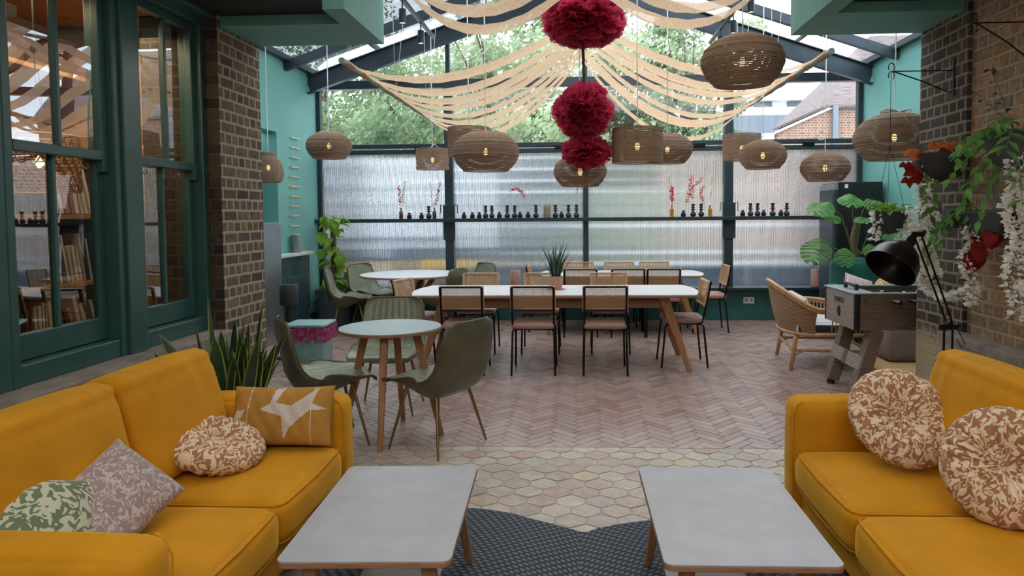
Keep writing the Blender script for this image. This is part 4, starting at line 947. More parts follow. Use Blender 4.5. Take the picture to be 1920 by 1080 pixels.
# ------------------------------------------------------------------ pendant lamps
def shade_rings(b, prof, gap=.24, n=48, th=.012):
    """prof: radius as a function of height; stacked cardboard rings with slots between"""
    z0, z1, fn = prof; pitch = .0125; k = int((z1-z0)/pitch)
    for i in range(k):
        z = z0+i*pitch; r = fn(z+pitch/2)+R.uniform(-.0028, .0028); h = pitch*(1-gap)
        if i % 5 == 3: h = pitch*.62
        r2 = fn(z+pitch)
        b.lathe([(r-th, z), (r, z), (r*.5+r2*.5, z+h), (r-th, z+h)], n, closed=True)
    for q in range(6):       # glue ribs joining the rings
        a = 2*pi*q/6+.2
        pts = [((fn(z0+(z1-z0)*j/12)-th*.6)*cos(a), (fn(z0+(z1-z0)*j/12)-th*.6)*sin(a), z0+(z1-z0)*j/12) for j in range(13)]
        b.tube(pts, .004, 4)
def pendant(label, loc, kind, D, ztop, loop=False, cordmat='cord'):
    t = thing('pendant_lamp', label, 'lamp', loc, R.uniform(0, 3), 'cardboard pendant lamps')
    b = MB()
    if kind == 'dome':
        H = D*.60; zz = [(0, .33), (.06, .362), (.2, .44), (.4, .497), (.52, .50), (.7, .462), (.85, .375), (.95, .25), (1, .17)]
    elif kind == 'drum':
        H = D*.70 if D > .39 else D*.66; zz = [(0, .5), (1, .5)]
    else:
        H = D*1.05; zz = [(0, .40), (.15, .48), (.35, .5), (.6, .44), (.8, .30), (.88, .20), (.9, .20), (1, .20)]
    def fn(z):
        q = (z+H/2)/H
        for i in range(1, len(zz)):
            if q <= zz[i][0] or i == len(zz)-1:
                k = min(1, (q-zz[i-1][0])/(zz[i][0]-zz[i-1][0])); k2 = k
                return D*(zz[i-1][1]+(zz[i][1]-zz[i-1][1])*k2)
    shade_rings(b, (-H/2, H/2, fn))
    b.build('shade', M['card'], t, smooth=True, angle=50)
    c = MB()
    if kind == 'drum': 
        for a in (0, 2.1, 4.2): c.tube([(0, 0, H*.42), (cos(a)*D*.48, sin(a)*D*.48, H*.46)], .003, 5)
    c.lathe([(0, .0), (.02, 0), (.022, .06), (.012, .085), (0, .085)], 14, (0, 0, .02)); c.build('lamp_holder', M['black_plastic'], t, smooth=True)
    MB().lathe([(0, -.045), (.012, -.04), (.02, -.015), (.016, .01), (.009, .022), (0, .022)], 14).build('bulb', M['bulb'], t, smooth=True, angle=180)
    zt = ztop-loc[2]
    c = MB(); c.tube([(0, 0, .1), (0, 0, zt*.5), (0, 0, zt)], .0045, 6)
    if loop == 1: c.tube([(.0, 0, H/2+.03), (.04, .01, H/2+.05), (.09, .015, H/2+.03), (.12, .0, H/2-.01)], .004, 6); c.tube([(-.0, 0, H/2+.03), (-.03, .01, H/2+.0), (-.05, .0, H/2-.01)], .004, 6)
    if loop == 2: c.tube([(cos(a)*.04-.04, 0, H/2+.16+sin(a)*.04) for a in [k*pi/8 for k in range(17)]], .005, 6)
    if loop == 3:
        for q in range(4): c.tube([(cos(a)*(.09+q*.008)+.02*q-.03, sin(a)*.05, H/2+.015+sin(a*2+q)*.012) for a in [k*pi/8 for k in range(17)]], .0045, 6)
    c.build('cable', M[cordmat], t, smooth=True)
    return t
PL_ = [('cardboard dome pendant hanging in front of the left teal wall', (-2.538, 7.0, 2.235), 'dome', .46, 1),
 ('small cardboard drum pendant left of the big dome', (-1.727, 8.2, 2.181), 'drum', .385, 1),
 ('cardboard drum pendant partly hidden behind the big dome at left of centre', (-1.03, 6.55, 2.20), 'drum', .40, 0),
 ('big cardboard dome pendant left of the crimson pompoms', (-.824, 6.2, 2.08), 'dome', .60, 0),
 ('cardboard dome pendant right behind the lowest pompom', (.017, 6.0, 1.885), 'dome', .46, 0),
 ('cardboard drum pendant just right of the pompoms', (.473, 5.6, 2.056), 'drum', .405, 0),
 ('cardboard dome pendant half hidden behind the right-hand drum', (.80, 6.3, 2.093), 'dome', .45, 0),
 ('large dark cardboard dome pendant high up at the right', (1.198, 5.17, 2.617), 'dome', .60, 0),
 ('small cardboard drum pendant by the right window post', (1.737, 7.5, 2.208), 'drum', .40, 0),
 ('cardboard dome pendant in front of the right window post', (1.80, 6.9, 2.076), 'dome', .46, 1),
 ('lowest cardboard dome pendant at the right, above the fridge', (2.363, 6.8, 1.944), 'dome', .46, 2),
 ('large cardboard dome pendant partly behind the right brick pier', (2.53, 5.72, 2.11), 'dome', .62, 3),
 ('beehive cardboard pendant by the niche at the left pier', (-3.585, 7.9, 2.086), 'hive', .34, 0)]
for lab, loc, kd, D, lp in PL_:
    zt = zr(loc[0])-.02 if loc[1] > 5.4 else 3.55
    pendant(lab, loc, kd, D, zt, lp)

# ------------------------------------------------------------------ pompoms on one rope
t = thing('pompom_garland', 'three crimson tulle pompoms on one dark rope in the middle', 'decoration', (.05, 5.6, 1.9))
MB().tube([(0, 0, .0), (.004, 0, .5), (-.008, 0, 1.0), (0, 0, 1.75)], .012, 8).build('rope', pm('dark_rope', (.07, .04, .035), .8), t, smooth=True)
def pom(c, r, sz, n, seed):
    rr = random.Random(seed); b = MB()
    for k in range(n):
        d = Vector((rr.gauss(0, 1), rr.gauss(0, 1), rr.gauss(0, 1)*1.0)).normalized()
        s_ = d.orthogonal().normalized(); s_ = (Matrix.Rotation(rr.uniform(0, 6.28), 3, d) @ s_); u_ = d.cross(s_)
        L_ = r*rr.uniform(.82, 1.06); w_ = r*rr.uniform(.16, .30); ph = rr.uniform(0, 6.28); nu = 9
        rows = []
        for j in range(5):
            t_ = .25+.75*j/4
            for i in range(nu):
                x = (i/(nu-1)-.5)*2
                p = d*L_*t_+s_*(x*w_*t_)+u_*(sin(x*7+ph+j*.5)*w_*.34*t_)-d*(abs(x)**2*.10*r)+d*(sin(x*11+ph)*.03*r*t_)
                p = Vector((p.x, p.y, p.z*sz)); rows.append(p+Vector(c))
        b.add(rows, [(j*nu+i, j*nu+i+1, (j+1)*nu+i+1, (j+1)*nu+i) for j in range(4) for i in range(nu-1)])
    return b.build('pompom', M['tulle'], t, smooth=True, angle=180)
pom((0, 0, 1.145), .345, .62, 430, 1); pom((-.01, 0, .43), .25, .95, 330, 2); pom((.02, 0, .108), .205, .70, 300, 3)
for z, r in ((1.145, .13), (.43, .11), (.108, .08)):
    MB().lathe([(0, -r*.7), (r*.8, -r*.4), (r, 0), (r*.8, r*.4), (0, r*.7)], 16, (0, 0, z)).build('core', pm('crimson_core', (.20, .012, .03), .9) if 'core' not in M else M['core'], t, smooth=True)

# ------------------------------------------------------------------ draped linen canopies
def canopy(label, y0, y1, xl, xc, xr, zl, zc0, zc1, n, sag, gap, loc, seed, sag1=None):
    rr = random.Random(seed); t = thing('fabric_canopy', label, 'canopy', loc, 0, 'draped linen canopies')
    for x in (xl, xr):
        p = MB(); p.tube([(x, y0-.08, zl), (x, y1+.05, zl)], .028, 12); p.build('pole', M['pole'], t, smooth=True)
    p = MB(); p.tube([(xc, y0, zc0+.02), (xc, y1, zc1+.02)], .018, 8); p.build('ridge_pole', M['pole'], t, smooth=True)
    step = (y1-y0)/n
    for sgn, xo in ((-1, xl), (1, xr)):
        for k in range(n):
            ya = y0+k*step; yb = ya+step*(1-gap)*rr.uniform(.85, 1.1); zc = zc0+(zc1-zc0)*(ya-y0)/(y1-y0); sg = (sag+((sag1 or sag)-sag)*k/max(1, n-1))*rr.uniform(.9, 1.12)
            ph = rr.uniform(0, 6); sh = rr.uniform(-.02, .02)
            def fn(u, v, ya=ya, yb=yb, zc=zc, sg=sg, ph=ph, xo=xo, sh=sh):
                x = xo+(xc-xo)*u; z = zl+(zc-zl)*u-sg*4*u*(1-u)*(1+.25*(.5-u))
                pinch = 1-.25*exp(-(u/.12)**2)-.12*exp(-((1-u)/.10)**2)
                ym = (ya+yb)/2; y = ym+(v-.5)*(yb-ya)*pinch+sh*u
                z += -.035*sin(v*pi)*(1-abs(2*u-1)**2)+.006*sin(v*14+ph+u*5)+.003*sin(u*60+v*9)+.03*exp(-(u/.03)**2)
                return (x, y, z)
            b = MB(); b.grid(fn, 40, 8); b.build('fabric_strip', M['linen'], t, smooth=True, angle=180)
            # the strip wraps round its pole
            w_ = MB(); w_.grid(lambda u, v, ya=ya, yb=yb, xo=xo: (xo+.032*cos(u*2*pi)*(1+.08*sin(v*20)), ya+.01+(yb-ya-.02)*v*.8, zl+.032*sin(u*2*pi)*(1+.08*sin(v*17))), 14, 8); w_.build('fabric_wrap', M['linen'], t, smooth=True, angle=180)
    for x in (xl, xr):
        for yy in (y0+.12, (y0+y1)/2, y1-.1):
            s_ = MB(); ztop = (zr(x) if yy+loc[1] > 5.3 else 3.55)-.02
            s_.tube([(x-.02, yy, ztop), (x, yy, zl), (x+.14, yy+.02, ztop)], .0035, 5)
            s_.build('hanging_cord', M['cord'], t, smooth=True)
    return t
canopy('draped open-weave linen canopy over the dining tables, spread on two long poles', 6.08, 9.5, -2.05, .05, 2.13, 2.86, 3.24, 3.62, 8, .26, .40, (0, 0, 0), 5, .60)
canopy('nearer draped linen canopy hanging at the top of the opening', 3.95, 5.45, -1.42, .05, 1.52, 3.36, 3.28, 3.28, 4, .40, .30, (0, 0, 0), 8)
canopy('linen canopy over the lounge sofas, seen only as a reflection in the sash windows', .2, 3.6, -1.5, .05, 1.6, 3.40, 3.45, 3.45, 5, .22, .08, (0, 0, 0), 9)

# ------------------------------------------------------------------ spotlights on tracks
def spots(label, x, ys, z):
    t = thing('track_spotlights', label, 'spotlight', (x, ys[0], z))
    b = MB(); b.bb(-.02, .02, -1.0, 2.2, .20, .235); b.build('track', M['black_metal'], t, bevel=.003)
    for y in ys:
        MB().tube([(0, y-ys[0], .20), (0, y-ys[0], .12)], .008, 6).build('stem', M['black_metal'], t)
        so = MB().lathe([(0, .12), (.034, .12), (.036, .115), (.036, -.02), (.031, -.02), (.031, .04), (0, .04)], 20, (0, y-ys[0], 0)).build('spot_head', M['black_metal'], t, smooth=True)
        MB().lathe([(0, .0), (.028, .0), (.028, .012), (0, .012)], 16, (0, y-ys[0], -.012)).build('spot_lens', pm('lit_lens', (1, .95, .85), .3, emit=((1, .9, .75), 3)) if 'lens' not in M else M['lens'], so)
    return t
spots('black track with three spotlights under the left roof slope', -1.72, (6.15, 6.85, 7.65), 3.42)
spots('black track with three spotlights under the right roof slope', 1.75, (7.2, 8.0, 8.7), 3.55)

# ------------------------------------------------------------------ things on the window ledge
LZ = 1.468; LY = BY-.09
def lx(px, y=LY): return (px-1084.6)/1300*y*1.0
M['jet'] = pm('matt_black_ceramic', (.018, .020, .028), .45, var=.1)
tall = thing('candle_holder', 'x', 'candle holder', (0, 0, 0), 0, 'black ceramics on the window ledge')
MB().lathe([(0, 0), (.026, 0), (.038, .018), (.040, .035), (.032, .058), (.016, .072), (.014, .082), (0, .082)], 20).build('base', M['jet'], tall, smooth=True)
MB().lathe([(0, .08), (.014, .08), (.014, .090), (.031, .094), (.033, .100), (.031, .106), (.014, .110), (.014, .118), (.027, .122), (.029, .128), (.027, .134), (.014, .138), (.016, .148), (.024, .152), (.025, .18), (.018, .18), (.018, .16), (0, .16)], 20).build('stem', M['jet'], tall, smooth=True, angle=40)
short = thing('ribbed_vase', 'x', 'vase', (0, 0, 0), 0, 'black ceramics on the window ledge')
MB().lathe([(0, 0), (.026, 0), (.034, .008), (.034, .014), (.030, .016), (.036, .024), (.036, .030), (.031, .032), (.033, .04), (.033, .046), (.027, .048), (.027, .056), (.022, .060), (.018, .066), (.020, .086), (.014, .086), (.014, .06), (0, .06)], 20).build('vase_body', M['jet'], short, smooth=True, angle=40)
def bottle(label, x, mat, h=.155):
    t = thing('bottle', label, 'bottle', (x, LY, LZ))
    MB().lathe([(0, 0), (.026, 0), (.028, .004), (.028, h*.60), (.022, h*.68), (.010, h*.76), (.0095, h*.92), (.012, h*.93), (.012, h), (.008, h), (.008, h*.7), (0, h*.7)], 20).build('bottle_body', mat, t, smooth=True, angle=50)
    return t
M['brown_glass'] = pm('brown_glass', (.10, .028, .012), .15, coat=.5)
M['amber_glass'] = pm('amber_glass', (.75, .30, .02), .08, trans=.8)
TALL = [(802, 'between two bottles at the left'), (910, ''), (922, ''), (951, ''), (965, ''), (1005, 'left of the pale glass lantern'), (1041.5, 'right of the pale glass lantern'), (1066, ''), (1081, 'holding a red sprig'), (1297, ''), (1312, 'left of the amber bottle'), (1402, ''), (1415, ''), (1442.5, ''), (1468, 'at the right end of the ledge')]
SHORT = [(765, 'holding a pampas stem'), (788, ''), (869, ''), (885, ''), (898, ''), (936, ''), (975, ''), (990, 'holding a red sprig'), (1053, ''), (1279, 'holding a red sprig'), (1388, ''), (1426, ''), (1457.5, '')]
for lst, pr_, nm in ((TALL, tall, 'tall black stacked-disc candle holder'), (SHORT, short, 'short black ribbed vase')):
    first = True
    for k, (px, ex) in enumerate(lst):
        c = pr_ if first else copy_tree(pr_); first = False
        c.location = (lx(px), LY, LZ); c.rotation_euler = (0, 0, R.uniform(0, 3))
        c['label'] = '%s, %s of its kind from the left on the window ledge' % (nm, ORD[k])
bottle('brown glass bottle with a red sprig, the first from the left on the ledge', lx(749), M['brown_glass'])
bottle('brown glass bottle with a red sprig, left of the first window post', lx(813), M['brown_glass'])
bottle('amber glass bottle with red sprig and pampas, left of the two', lx(1258), M['amber_glass'], .16)
bottle('amber glass bottle with pampas stem nearest the right window post', lx(1328), M['amber_glass'], .16)
t = thing('glass_lantern', 'pale smoky glass lantern on the window ledge', 'lantern', (lx(1026), LY, LZ))
MB().lathe([(0, 0), (.048, 0), (.056, .01), (.056, .17), (.048, .185), (.04, .19), (.038, .186), (.05, .165), (.05, .012), (0, .01)], 24).build('glass_body', pm('smoky_glass', (.55, .50, .36), .12, trans=.7), t, smooth=True)
MB().lathe([(0, .012), (.025, .012), (.025, .07), (0, .07)], 16).build('candle', pm('wax', (.8, .7, .45), .6), t)
M['red_sprig'] = translucent('crimson_dried_flower', (.62, .02, .05), .3, .8, var=.3, scale=30)
M['pampas'] = pm('pampas', (.62, .50, .36), .9)
def sprig(label, x, z, curve, mat='red_sprig', h=.3, n=60, seed=0, name='dried_flower', fluff=.016, cat='dried flower', t0=.35):
    rr = random.Random(seed+50); t = thing(name, label, cat, (x, LY, z), 0, 'dried stems in the ledge vases')
    pts = [(curve(k/10)[0], rr.uniform(-.004, .004), curve(k/10)[1]) for k in range(11)]
    MB().tube(pts, .0022, 5).build('stem', M['stem'] if mat == 'red_sprig' else M['pampas'], t, smooth=True)
    b = MB()
    for k in range(n):
        q = t0+(1-t0)*k/n; c = curve(q); s_ = fluff*rr.uniform(.6, 1.3)
        a = Vector((rr.gauss(0, 1), rr.gauss(0, .7), rr.gauss(.5, 1))).normalized(); w_ = a.orthogonal().normalized()*s_*.32
        p = Vector((c[0], 0, c[1]))+a*s_*rr.uniform(0, .9)
        b.add([p, p+a*s_+w_, p+a*s_*2, p+a*s_-w_], [(0, 1, 2, 3)])
    b.build('flowers' if mat == 'red_sprig' else 'plume', M[mat], t)
z1 = LZ+.10; zs = LZ+.06; zt_ = LZ+.16
sprig('red sprig leaning left in the first brown bottle', lx(749), z1, lambda q: (-.05*q**1.5+.02*q, .36*q), seed=1, t0=.3, n=70)
sprig('red sprig in the brown bottle by the first window post', lx(813), z1, lambda q: (.02*sin(q*3)+.08*q*q, .38*q), seed=2, t0=.25, n=80)
sprig('pampas stem bending over the ribbed vase at the left', lx(765), zs, lambda q: (-.09*sin(q*2.6), .46*q), 'pampas', seed=3, fluff=.013, n=120, name='pampas_stem')
sprig('pale pampas stem beside the second brown bottle', lx(811), z1, lambda q: (-.04*q, .42*q), 'pampas', seed=4, fluff=.010, n=90, name='pampas_stem')
sprig('red sprig arching left over the black ceramics in the second pane', lx(990), zs, lambda q: (-.05*q-.20*q*q, .34*sin(q*2.0)), seed=5, n=120, t0=.35)
sprig('small red sprig under the dome pendant', lx(1081), zt_, lambda q: (.01*q, .26*q), seed=6, n=26, t0=.7, fluff=.012)
sprig('red sprig in the left amber bottle', lx(1258), z1, lambda q: (.01-.02*q, .32*q), seed=7, n=110, t0=.3, fluff=.02)
sprig('pampas stem standing in the left amber bottle', lx(1257), z1, lambda q: (-.04*q, .52*q), 'pampas', seed=8, fluff=.011, n=110, name='pampas_stem', t0=.5)
sprig('tall red sprig in the ribbed vase right of the left amber bottle', lx(1279), zs, lambda q: (.02+.10*q, .52*q-.02), seed=9, n=120, t0=.3, fluff=.017)
sprig('red sprig over the tall black holder between the amber bottles', lx(1297), zt_, lambda q: (-.10*sin(q*4)*q+.05*q, .36*q), seed=10, n=90, t0=.25, fluff=.018)
sprig('red sprig leaning left from the right amber bottle', lx(1326), z1, lambda q: (-.09*sin(q*2.4)-.02, .32*q), seed=11, n=90, t0=.3, fluff=.017)
sprig('pampas stem standing in the right amber bottle', lx(1328), z1, lambda q: (.03*q, .48*q), 'pampas', seed=12, fluff=.010, n=100, name='pampas_stem', t0=.35)
# pink lanterns on the low wall
M['pink_glass'] = pm('pink_frosted_glass', (.60, .34, .28), .35, trans=.25)
lan = None
for px, y, lab in ((965, 9.80, 'pink glass lantern on the low wall behind the long dining table'), (1523, 9.80, 'pink glass lantern on the low wall beside the fridge'), (782, 9.80, 'pink glass lantern seen under the far round table top'), (647, 9.80, 'pink glass lantern in the corner behind the pale bucket chair')):
    if lan is None:
        lan = thing('pink_lantern', lab, 'lantern', (lx(px, y), y, .475), 0, 'pink lanterns on the low wall')
        MB().lathe([(0, 0), (.06, 0), (.07, .01), (.075, .03), (.075, .22), (.068, .245), (.058, .25), (.056, .244), (.066, .22), (.066, .03), (0, .02)], 26).build('glass_body', M['pink_glass'], lan, smooth=True)
        MB().lathe([(0, .02), (.03, .02), (.03, .10), (0, .10)], 14).build('candle', pm('cream_wax', (.8, .72, .6), .6), lan)
    else: dup(lan, (lx(px, y), y, .475), 0, lab)
mb = MB(); mb.bb(XL, XR, BY-.18, BY, .44, .474); struct(mb.build('trim_8', M['frame'], bevel=.004), 'dark sill on the low wall')

# ------------------------------------------------------------------ left side: counter, speaker, bin, plants, rungs
t = thing('counter', 'tiled bar counter with white top at the left wall', 'counter', (0, 0, 0))
m_t, tt_, N, L, b_ = nt('blue_stack_tile'); b_.inputs['Roughness'].default_value = .2
g_ = N.new('ShaderNodeNewGeometry'); sp_ = N.new('ShaderNodeSeparateXYZ'); L.new(g_.outputs['Position'], sp_.inputs[0]); cb_ = N.new('ShaderNodeCombineXYZ'); L.new(sp_.outputs[1], cb_.inputs[0]); L.new(sp_.outputs[2], cb_.inputs[1])
br_ = N.new('ShaderNodeTexBrick'); br_.offset = 0; br_.inputs['Scale'].default_value = 1; br_.inputs['Brick Width'].default_value = .036; br_.inputs['Row Height'].default_value = .245; br_.inputs['Mortar Size'].default_value = .004; L.new(cb_.outputs[0], br_.inputs['Vector'])
br_.inputs['Color1'].default_value = (.012, .045, .06, 1); br_.inputs['Color2'].default_value = (.03, .085, .105, 1); br_.inputs['Mortar'].default_value = (.10, .14, .15, 1); L.new(br_.outputs['Color'], b_.inputs['Base Color'])
b = MB(); b.bb(XL+.004, -3.67, 6.4, 9.27, 0, 1.0); b.build('tiled_front', m_t, t)
b = MB(); b.bb(XL+.004, -3.62, 6.38, 9.31, 1.0, 1.04); b.build('worktop', M['laminate_w'], t, bevel=.005)
t = thing('steel_cabinet', 'stainless steel end panel of the bar beside the left pier', 'cabinet', (0, 0, 0))
b = MB(); b.bb(-3.70, -3.615, 7.0, 8.27, 0, 1.44); b.build('panel', pm('brushed_stainless', (.48, .52, .54), .28, metal=.85, var=.06, scale=3), t, bevel=.008)
for y, z in ((8.2, 1.38), (8.2, .1)): MB().lathe([(0, 0), (.014, 0), (.014, .01), (0, .012)], 12, (0, 0, 0)).build('screw', M['brushed'], t).matrix_world = Matrix.Translation((-3.615, y, z)) @ Euler((0, pi/2, 0)).to_matrix().to_4x4()
b = MB(); b.lathe([(0, 0), (.062, 0), (.062, .235), (.058, .24), (.056, .235), (.056, .01), (0, .01)], 28); o = b.build('steel_canister', M['brushed'], smooth=True); o.location = (-3.69, 8.9, 1.04); tag(o, 'brushed steel canister standing on the bar counter', 'canister')
for k in range(11):
    z = 2.545-k*.1285; y = 9.07-k*.008
    b = MB(); b.tube([(XL+.001, y-.13, z), (XL+.03, y-.13, z), (XL+.03, y+.13, z), (XL+.001, y+.13, z)], .008, 8); o = b.build('wall_rail', M['cane_wood'] if k == 99 else pm('brass_rod', (.75, .58, .30), .35, metal=.3) if k == 0 else bpy.data.materials['brass_rod'], smooth=True)
    tag(o, 'short brass rail on the teal wall, %s from the top of the column' % ORD[k], 'wall rail', 'brass rails up the left teal wall')
t = thing('floor_speaker', 'black cylindrical speaker on a black post behind the bin', 'speaker', (-3.08, 7.2, 0))
MB().lathe([(0, 0), (.14, 0), (.14, .012), (0, .014)], 28).build('base', M['black_metal'], t); MB().tube([(0, 0, .01), (0, 0, .58)], .045, 14).build('post', M['black_plastic'], t, smooth=True, angle=60)
MB().lathe([(0, 0), (.09, 0), (.095, .006), (.095, .215), (.09, .222), (.07, .222), (.07, .214), (0, .214)], 32, (0, 0, .57)).build('speaker_body', M['pot_dark'], t, smooth=True, angle=40)
t = thing('waste_bin', 'sage green bin with a pink liner under its lid', 'bin', (-2.77, 6.98, 0), radians(3))
bm_ = pm('sage_bin', (.20, .33, .31), .5)
MB().softbox((0, 0, .165), (.36, .34, .33), .03, n=8).build('bin_body', bm_, t, smooth=True, weld=True, angle=180)
b = MB(); b.softbox((0, 0, .405), (.43, .40, .035), .015, n=6); b.build('lid', bm_, t, smooth=True, weld=True, angle=180)
b = MB()
def fl_(u, v):
    a = u*2*pi; c_, s_ = cos(a), sin(a); k = 1/max(abs(c_), abs(s_)); rr_ = .205+.012*sin(a*17)+.012*sin(a*31+v*3)-.02*v+.01*sin(v*9+a*9)
    return (c_*k*rr_*1.0, s_*k*rr_*.95, .39-v*.15+.012*sin(a*13))
b.grid(fl_, 160, 10); b.build('liner', translucent('pink_plastic', (.50, .10, .24), .3, .25, var=.3, scale=30), t, smooth=True, angle=180)
# pothos on a moss pole in a big blue grey planter
def leafmb(b, p, d, n_, L_, w_, mi=0, heart=True, bend=.25):
    d = Vector(d).normalized(); n_ = Vector(n_); s_ = d.cross(n_).normalized(); n_ = s_.cross(d)
    prof = [(0, .02), (.08, .7) if heart else (.12, .45), (.3, 1.0) if heart else (.4, 1), (.6, .8), (.85, .38), (1, .02)]
    vs = []
    for tt, ww in prof:
        c = Vector(p)+d*L_*tt-n_*bend*L_*tt*tt; o = n_*(w_*.18*ww)
        vs += [c-s_*w_/2*ww+o, c, c+s_*w_/2*ww+o]
    b.add(vs, [f for i in range(5) for f in ((i*3, i*3+1, i*3+4, i*3+3), (i*3+1, i*3+2, i*3+5, i*3+4))], mi)
def planter(t, r, h, mat, band=None, n=36):
    MB().lathe([(0, 0), (r*.82, 0), (r*.86, .01), (r, h*.95), (r, h), (r*.93, h), (r*.9, h*.92), (0, h*.92)], n).build('planter', mat, t, smooth=True, angle=40)
    MB().lathe([(0, h*.9), (r*.9, h*.9), (0, h*.93)], n).build('soil', M['soil'], t)
t = thing('pothos_plant', 'leafy vine on a moss pole in a blue grey planter in the left corner', 'plant', (-3.42, 9.50, 0))
planter(t, .25, .50, M['pot_grey'])
MB().tube([(0, 0, .45), (.01, 0, .9), (.0, .02, 1.42)], [.05, .045, .03], 10).build('moss_pole', pm('coir', (.14, .09, .045), .95, bump=.6, var=.4), t, smooth=True)
b = MB(); s_ = MB(); rr = random.Random(4)
for k in range(95):
    z = rr.uniform(.55, 1.52) if k < 75 else rr.uniform(.45, .65); a = rr.uniform(0, 6.28); r0 = rr.uniform(.03, .12); sz = rr.uniform(.06, .13)
    p = Vector((cos(a)*r0, sin(a)*r0, z)); d = Vector((cos(a)*.8, sin(a)*.8, rr.uniform(-.9, .1))); leafmb(b, p, d, (cos(a)*.5, sin(a)*.5, .8), sz*1.25, sz)
    s_.tube([(0, 0, z+.03), tuple(p)], .003, 4)
for px_, pz, sz in ((-.09, 1.20, .20), (.13, .88, .20), (-.12, .98, .16), (.10, 1.28, .13), (-.07, 1.44, .14), (.14, .80, .14)):
    leafmb(b, (px_, -.1, pz+sz*.5), (.15 if px_ > 0 else -.15, -.2, -1), (0, -1, .2), sz, sz*.85, bend=.1)
b.build('leaves', M['leaf_lime'], t, smooth=True, angle=180)
s_.tube([(-.1, -.15, .5), (-.22, -.25, .35), (-.27, -.25, .15), (-.15, -.30, .03), (.05, -.32, .012)], .005, 6); s_.tube([(0, 0, 1.3), (.06, -.05, 1.1), (-.02, -.06, .9), (.05, -.05, .6)], .006, 6); s_.build('vine_stems', M['stem'], t, smooth=True)
# snake plant behind the left sofa
t = thing('snake_plant', 'big snake plant with yellow-edged leaves behind the left sofa arm', 'plant', (-1.98, 3.78, 0))
b = MB(); b.softbox((0, 0, .24), (.50, .42, .48), .02, n=6); b.build('planter', M['pot_pale'], t, smooth=True, weld=True, angle=180)
b = MB(); rr = random.Random(12)
for k in range(44):
    a = rr.uniform(0, 6.28); r0 = rr.uniform(.02, .17); lean = rr.uniform(.05, .5)*(r0/.12); h_ = rr.uniform(.26, .50)
    if k in (3, 11): lean = .12; h_ = .62
    blade(b, (cos(a)*r0, sin(a)*r0*.8, .42), (cos(a)*lean, sin(a)*lean, 1), h_, rr.uniform(.07, .115), rr.uniform(.05, .3), 0, 10, edge=1)
b.build('leaves', [M['leaf_dark'], M['leaf_edge']], t, smooth=True, angle=180)
# ------------------------------------------------------------------ table football
t = thing('football_table', 'wood-effect table football game with sloping legs by the right pier', 'game table', (2.19, 5.60, 0))
wd = pm('grey_oak_print', (.20, .145, .105), .45, var=.28, scale=7, stretch=(1, 1, 9)); M['grey_oak'] = wd
wl_ = pm('pale_grey_oak_print', (.30, .25, .22), .45, var=.2, scale=7, stretch=(1, 1, 9))
Lx, Ly, z0, z1 = 1.25, .66, .565, .865
for x in (0, Lx-.02): b = MB(); b.bb(x, x+.02, .02, Ly-.02, z0, z1-.012); b.build('end_board', wl_, t, bevel=.002)
b = MB(); b.bb(.045, Lx-.045, 0, .02, z0, z1-.012); b.build('side_board', wd, t, bevel=.002)
b = MB(); b.bb(.045, Lx-.045, Ly-.02, Ly, z0, z1-.012); b.build('side_board', wd, t, bevel=.002)
for x in (-.003, Lx-.042): b = MB(); b.bb(x, x+.045, -.004, .02, z0-.003, z1-.01); b.build('corner_trim', M['black_plastic'], t, bevel=.008)
b = MB(); b.bb(-.003, .012, Ly-.03, Ly+.004, z0-.003, z1-.01); b.build('corner_trim', M['black_plastic'], t, bevel=.005)
gm = pm('grey_top_board', (.34, .36, .40), .3, var=.05)
b = MB(); b.bb(-.01, .17, -.01, Ly+.01, z1-.012, z1); b.bb(.17, Lx-.17, -.01, .045, z1-.012, z1); b.bb(.17, Lx-.17, Ly-.045, Ly+.01, z1-.012, z1); b.bb(Lx-.17, Lx+.01, -.01, Ly+.01, z1-.012, z1); b.build('top_rim', gm, t, bevel=.003)
b = MB(); b.bb(.02, Lx-.02, .02, Ly-.02, z0, z0+.02); b.bb(.15, .17, .04, Ly-.04, z0+.02, z1-.02); b.bb(Lx-.17, Lx-.15, .04, Ly-.04, z0+.02, z1-.02); b.build('playfield', pm('green_field', (.05, .20, .08), .5), t)
b = MB(); b.bb(.08, .11, .2, .46, z1+.03, z1+.05); b.bb(.08, .11, .2, .23, z1-.0, z1+.04); b.bb(.08, .11, .43, .46, z1-.0, z1+.04); b.build('score_bar', M['black_plastic'], t, bevel=.006)
b = MB(); P_ = [(.33+.038*cos(a)*(1 if cos(a) > 0 else .9), z0+.115+.048*sin(a)) for a in [k*pi/10 for k in range(20)]]
b.add([(-.0025, y, z) for y, z in P_], [tuple(range(20))]); b.build('goal_return', M['black_plastic'], t)
b = MB()
for x, z in ((.085, .80), (.085, .65), (.50, .72), (.47, .64), (.40, .60), (.46, .60), (.95, .62)): b.lathe([(0, 0), (.007, 0), (.007, .003), (0, .003)], 10, (0, 0, 0)); n0 = len(b.v)-40; b.v[n0:] = [(x+v[0], -.003-v[2]*.5, z+v[1]) for v in b.v[n0:]]
b.build('bolt_cap', M['pot_dark'], t)['kind'] = 'stuff'
tx = bpy.data.curves.new('brand_lettering', 'FONT'); tx.body = 'VAVITO'; tx.size = .062; tx.extrude = .001; tx.align_x = 'CENTER'; tx.materials.append(M['pot_dark'])
tmp_ = bpy.data.objects.new('lettering_curve', tx); COL.objects.link(tmp_); bpy.context.view_layer.update(); me_ = bpy.data.meshes.new_from_object(tmp_.evaluated_get(bpy.context.evaluated_depsgraph_get())); bpy.data.objects.remove(tmp_)
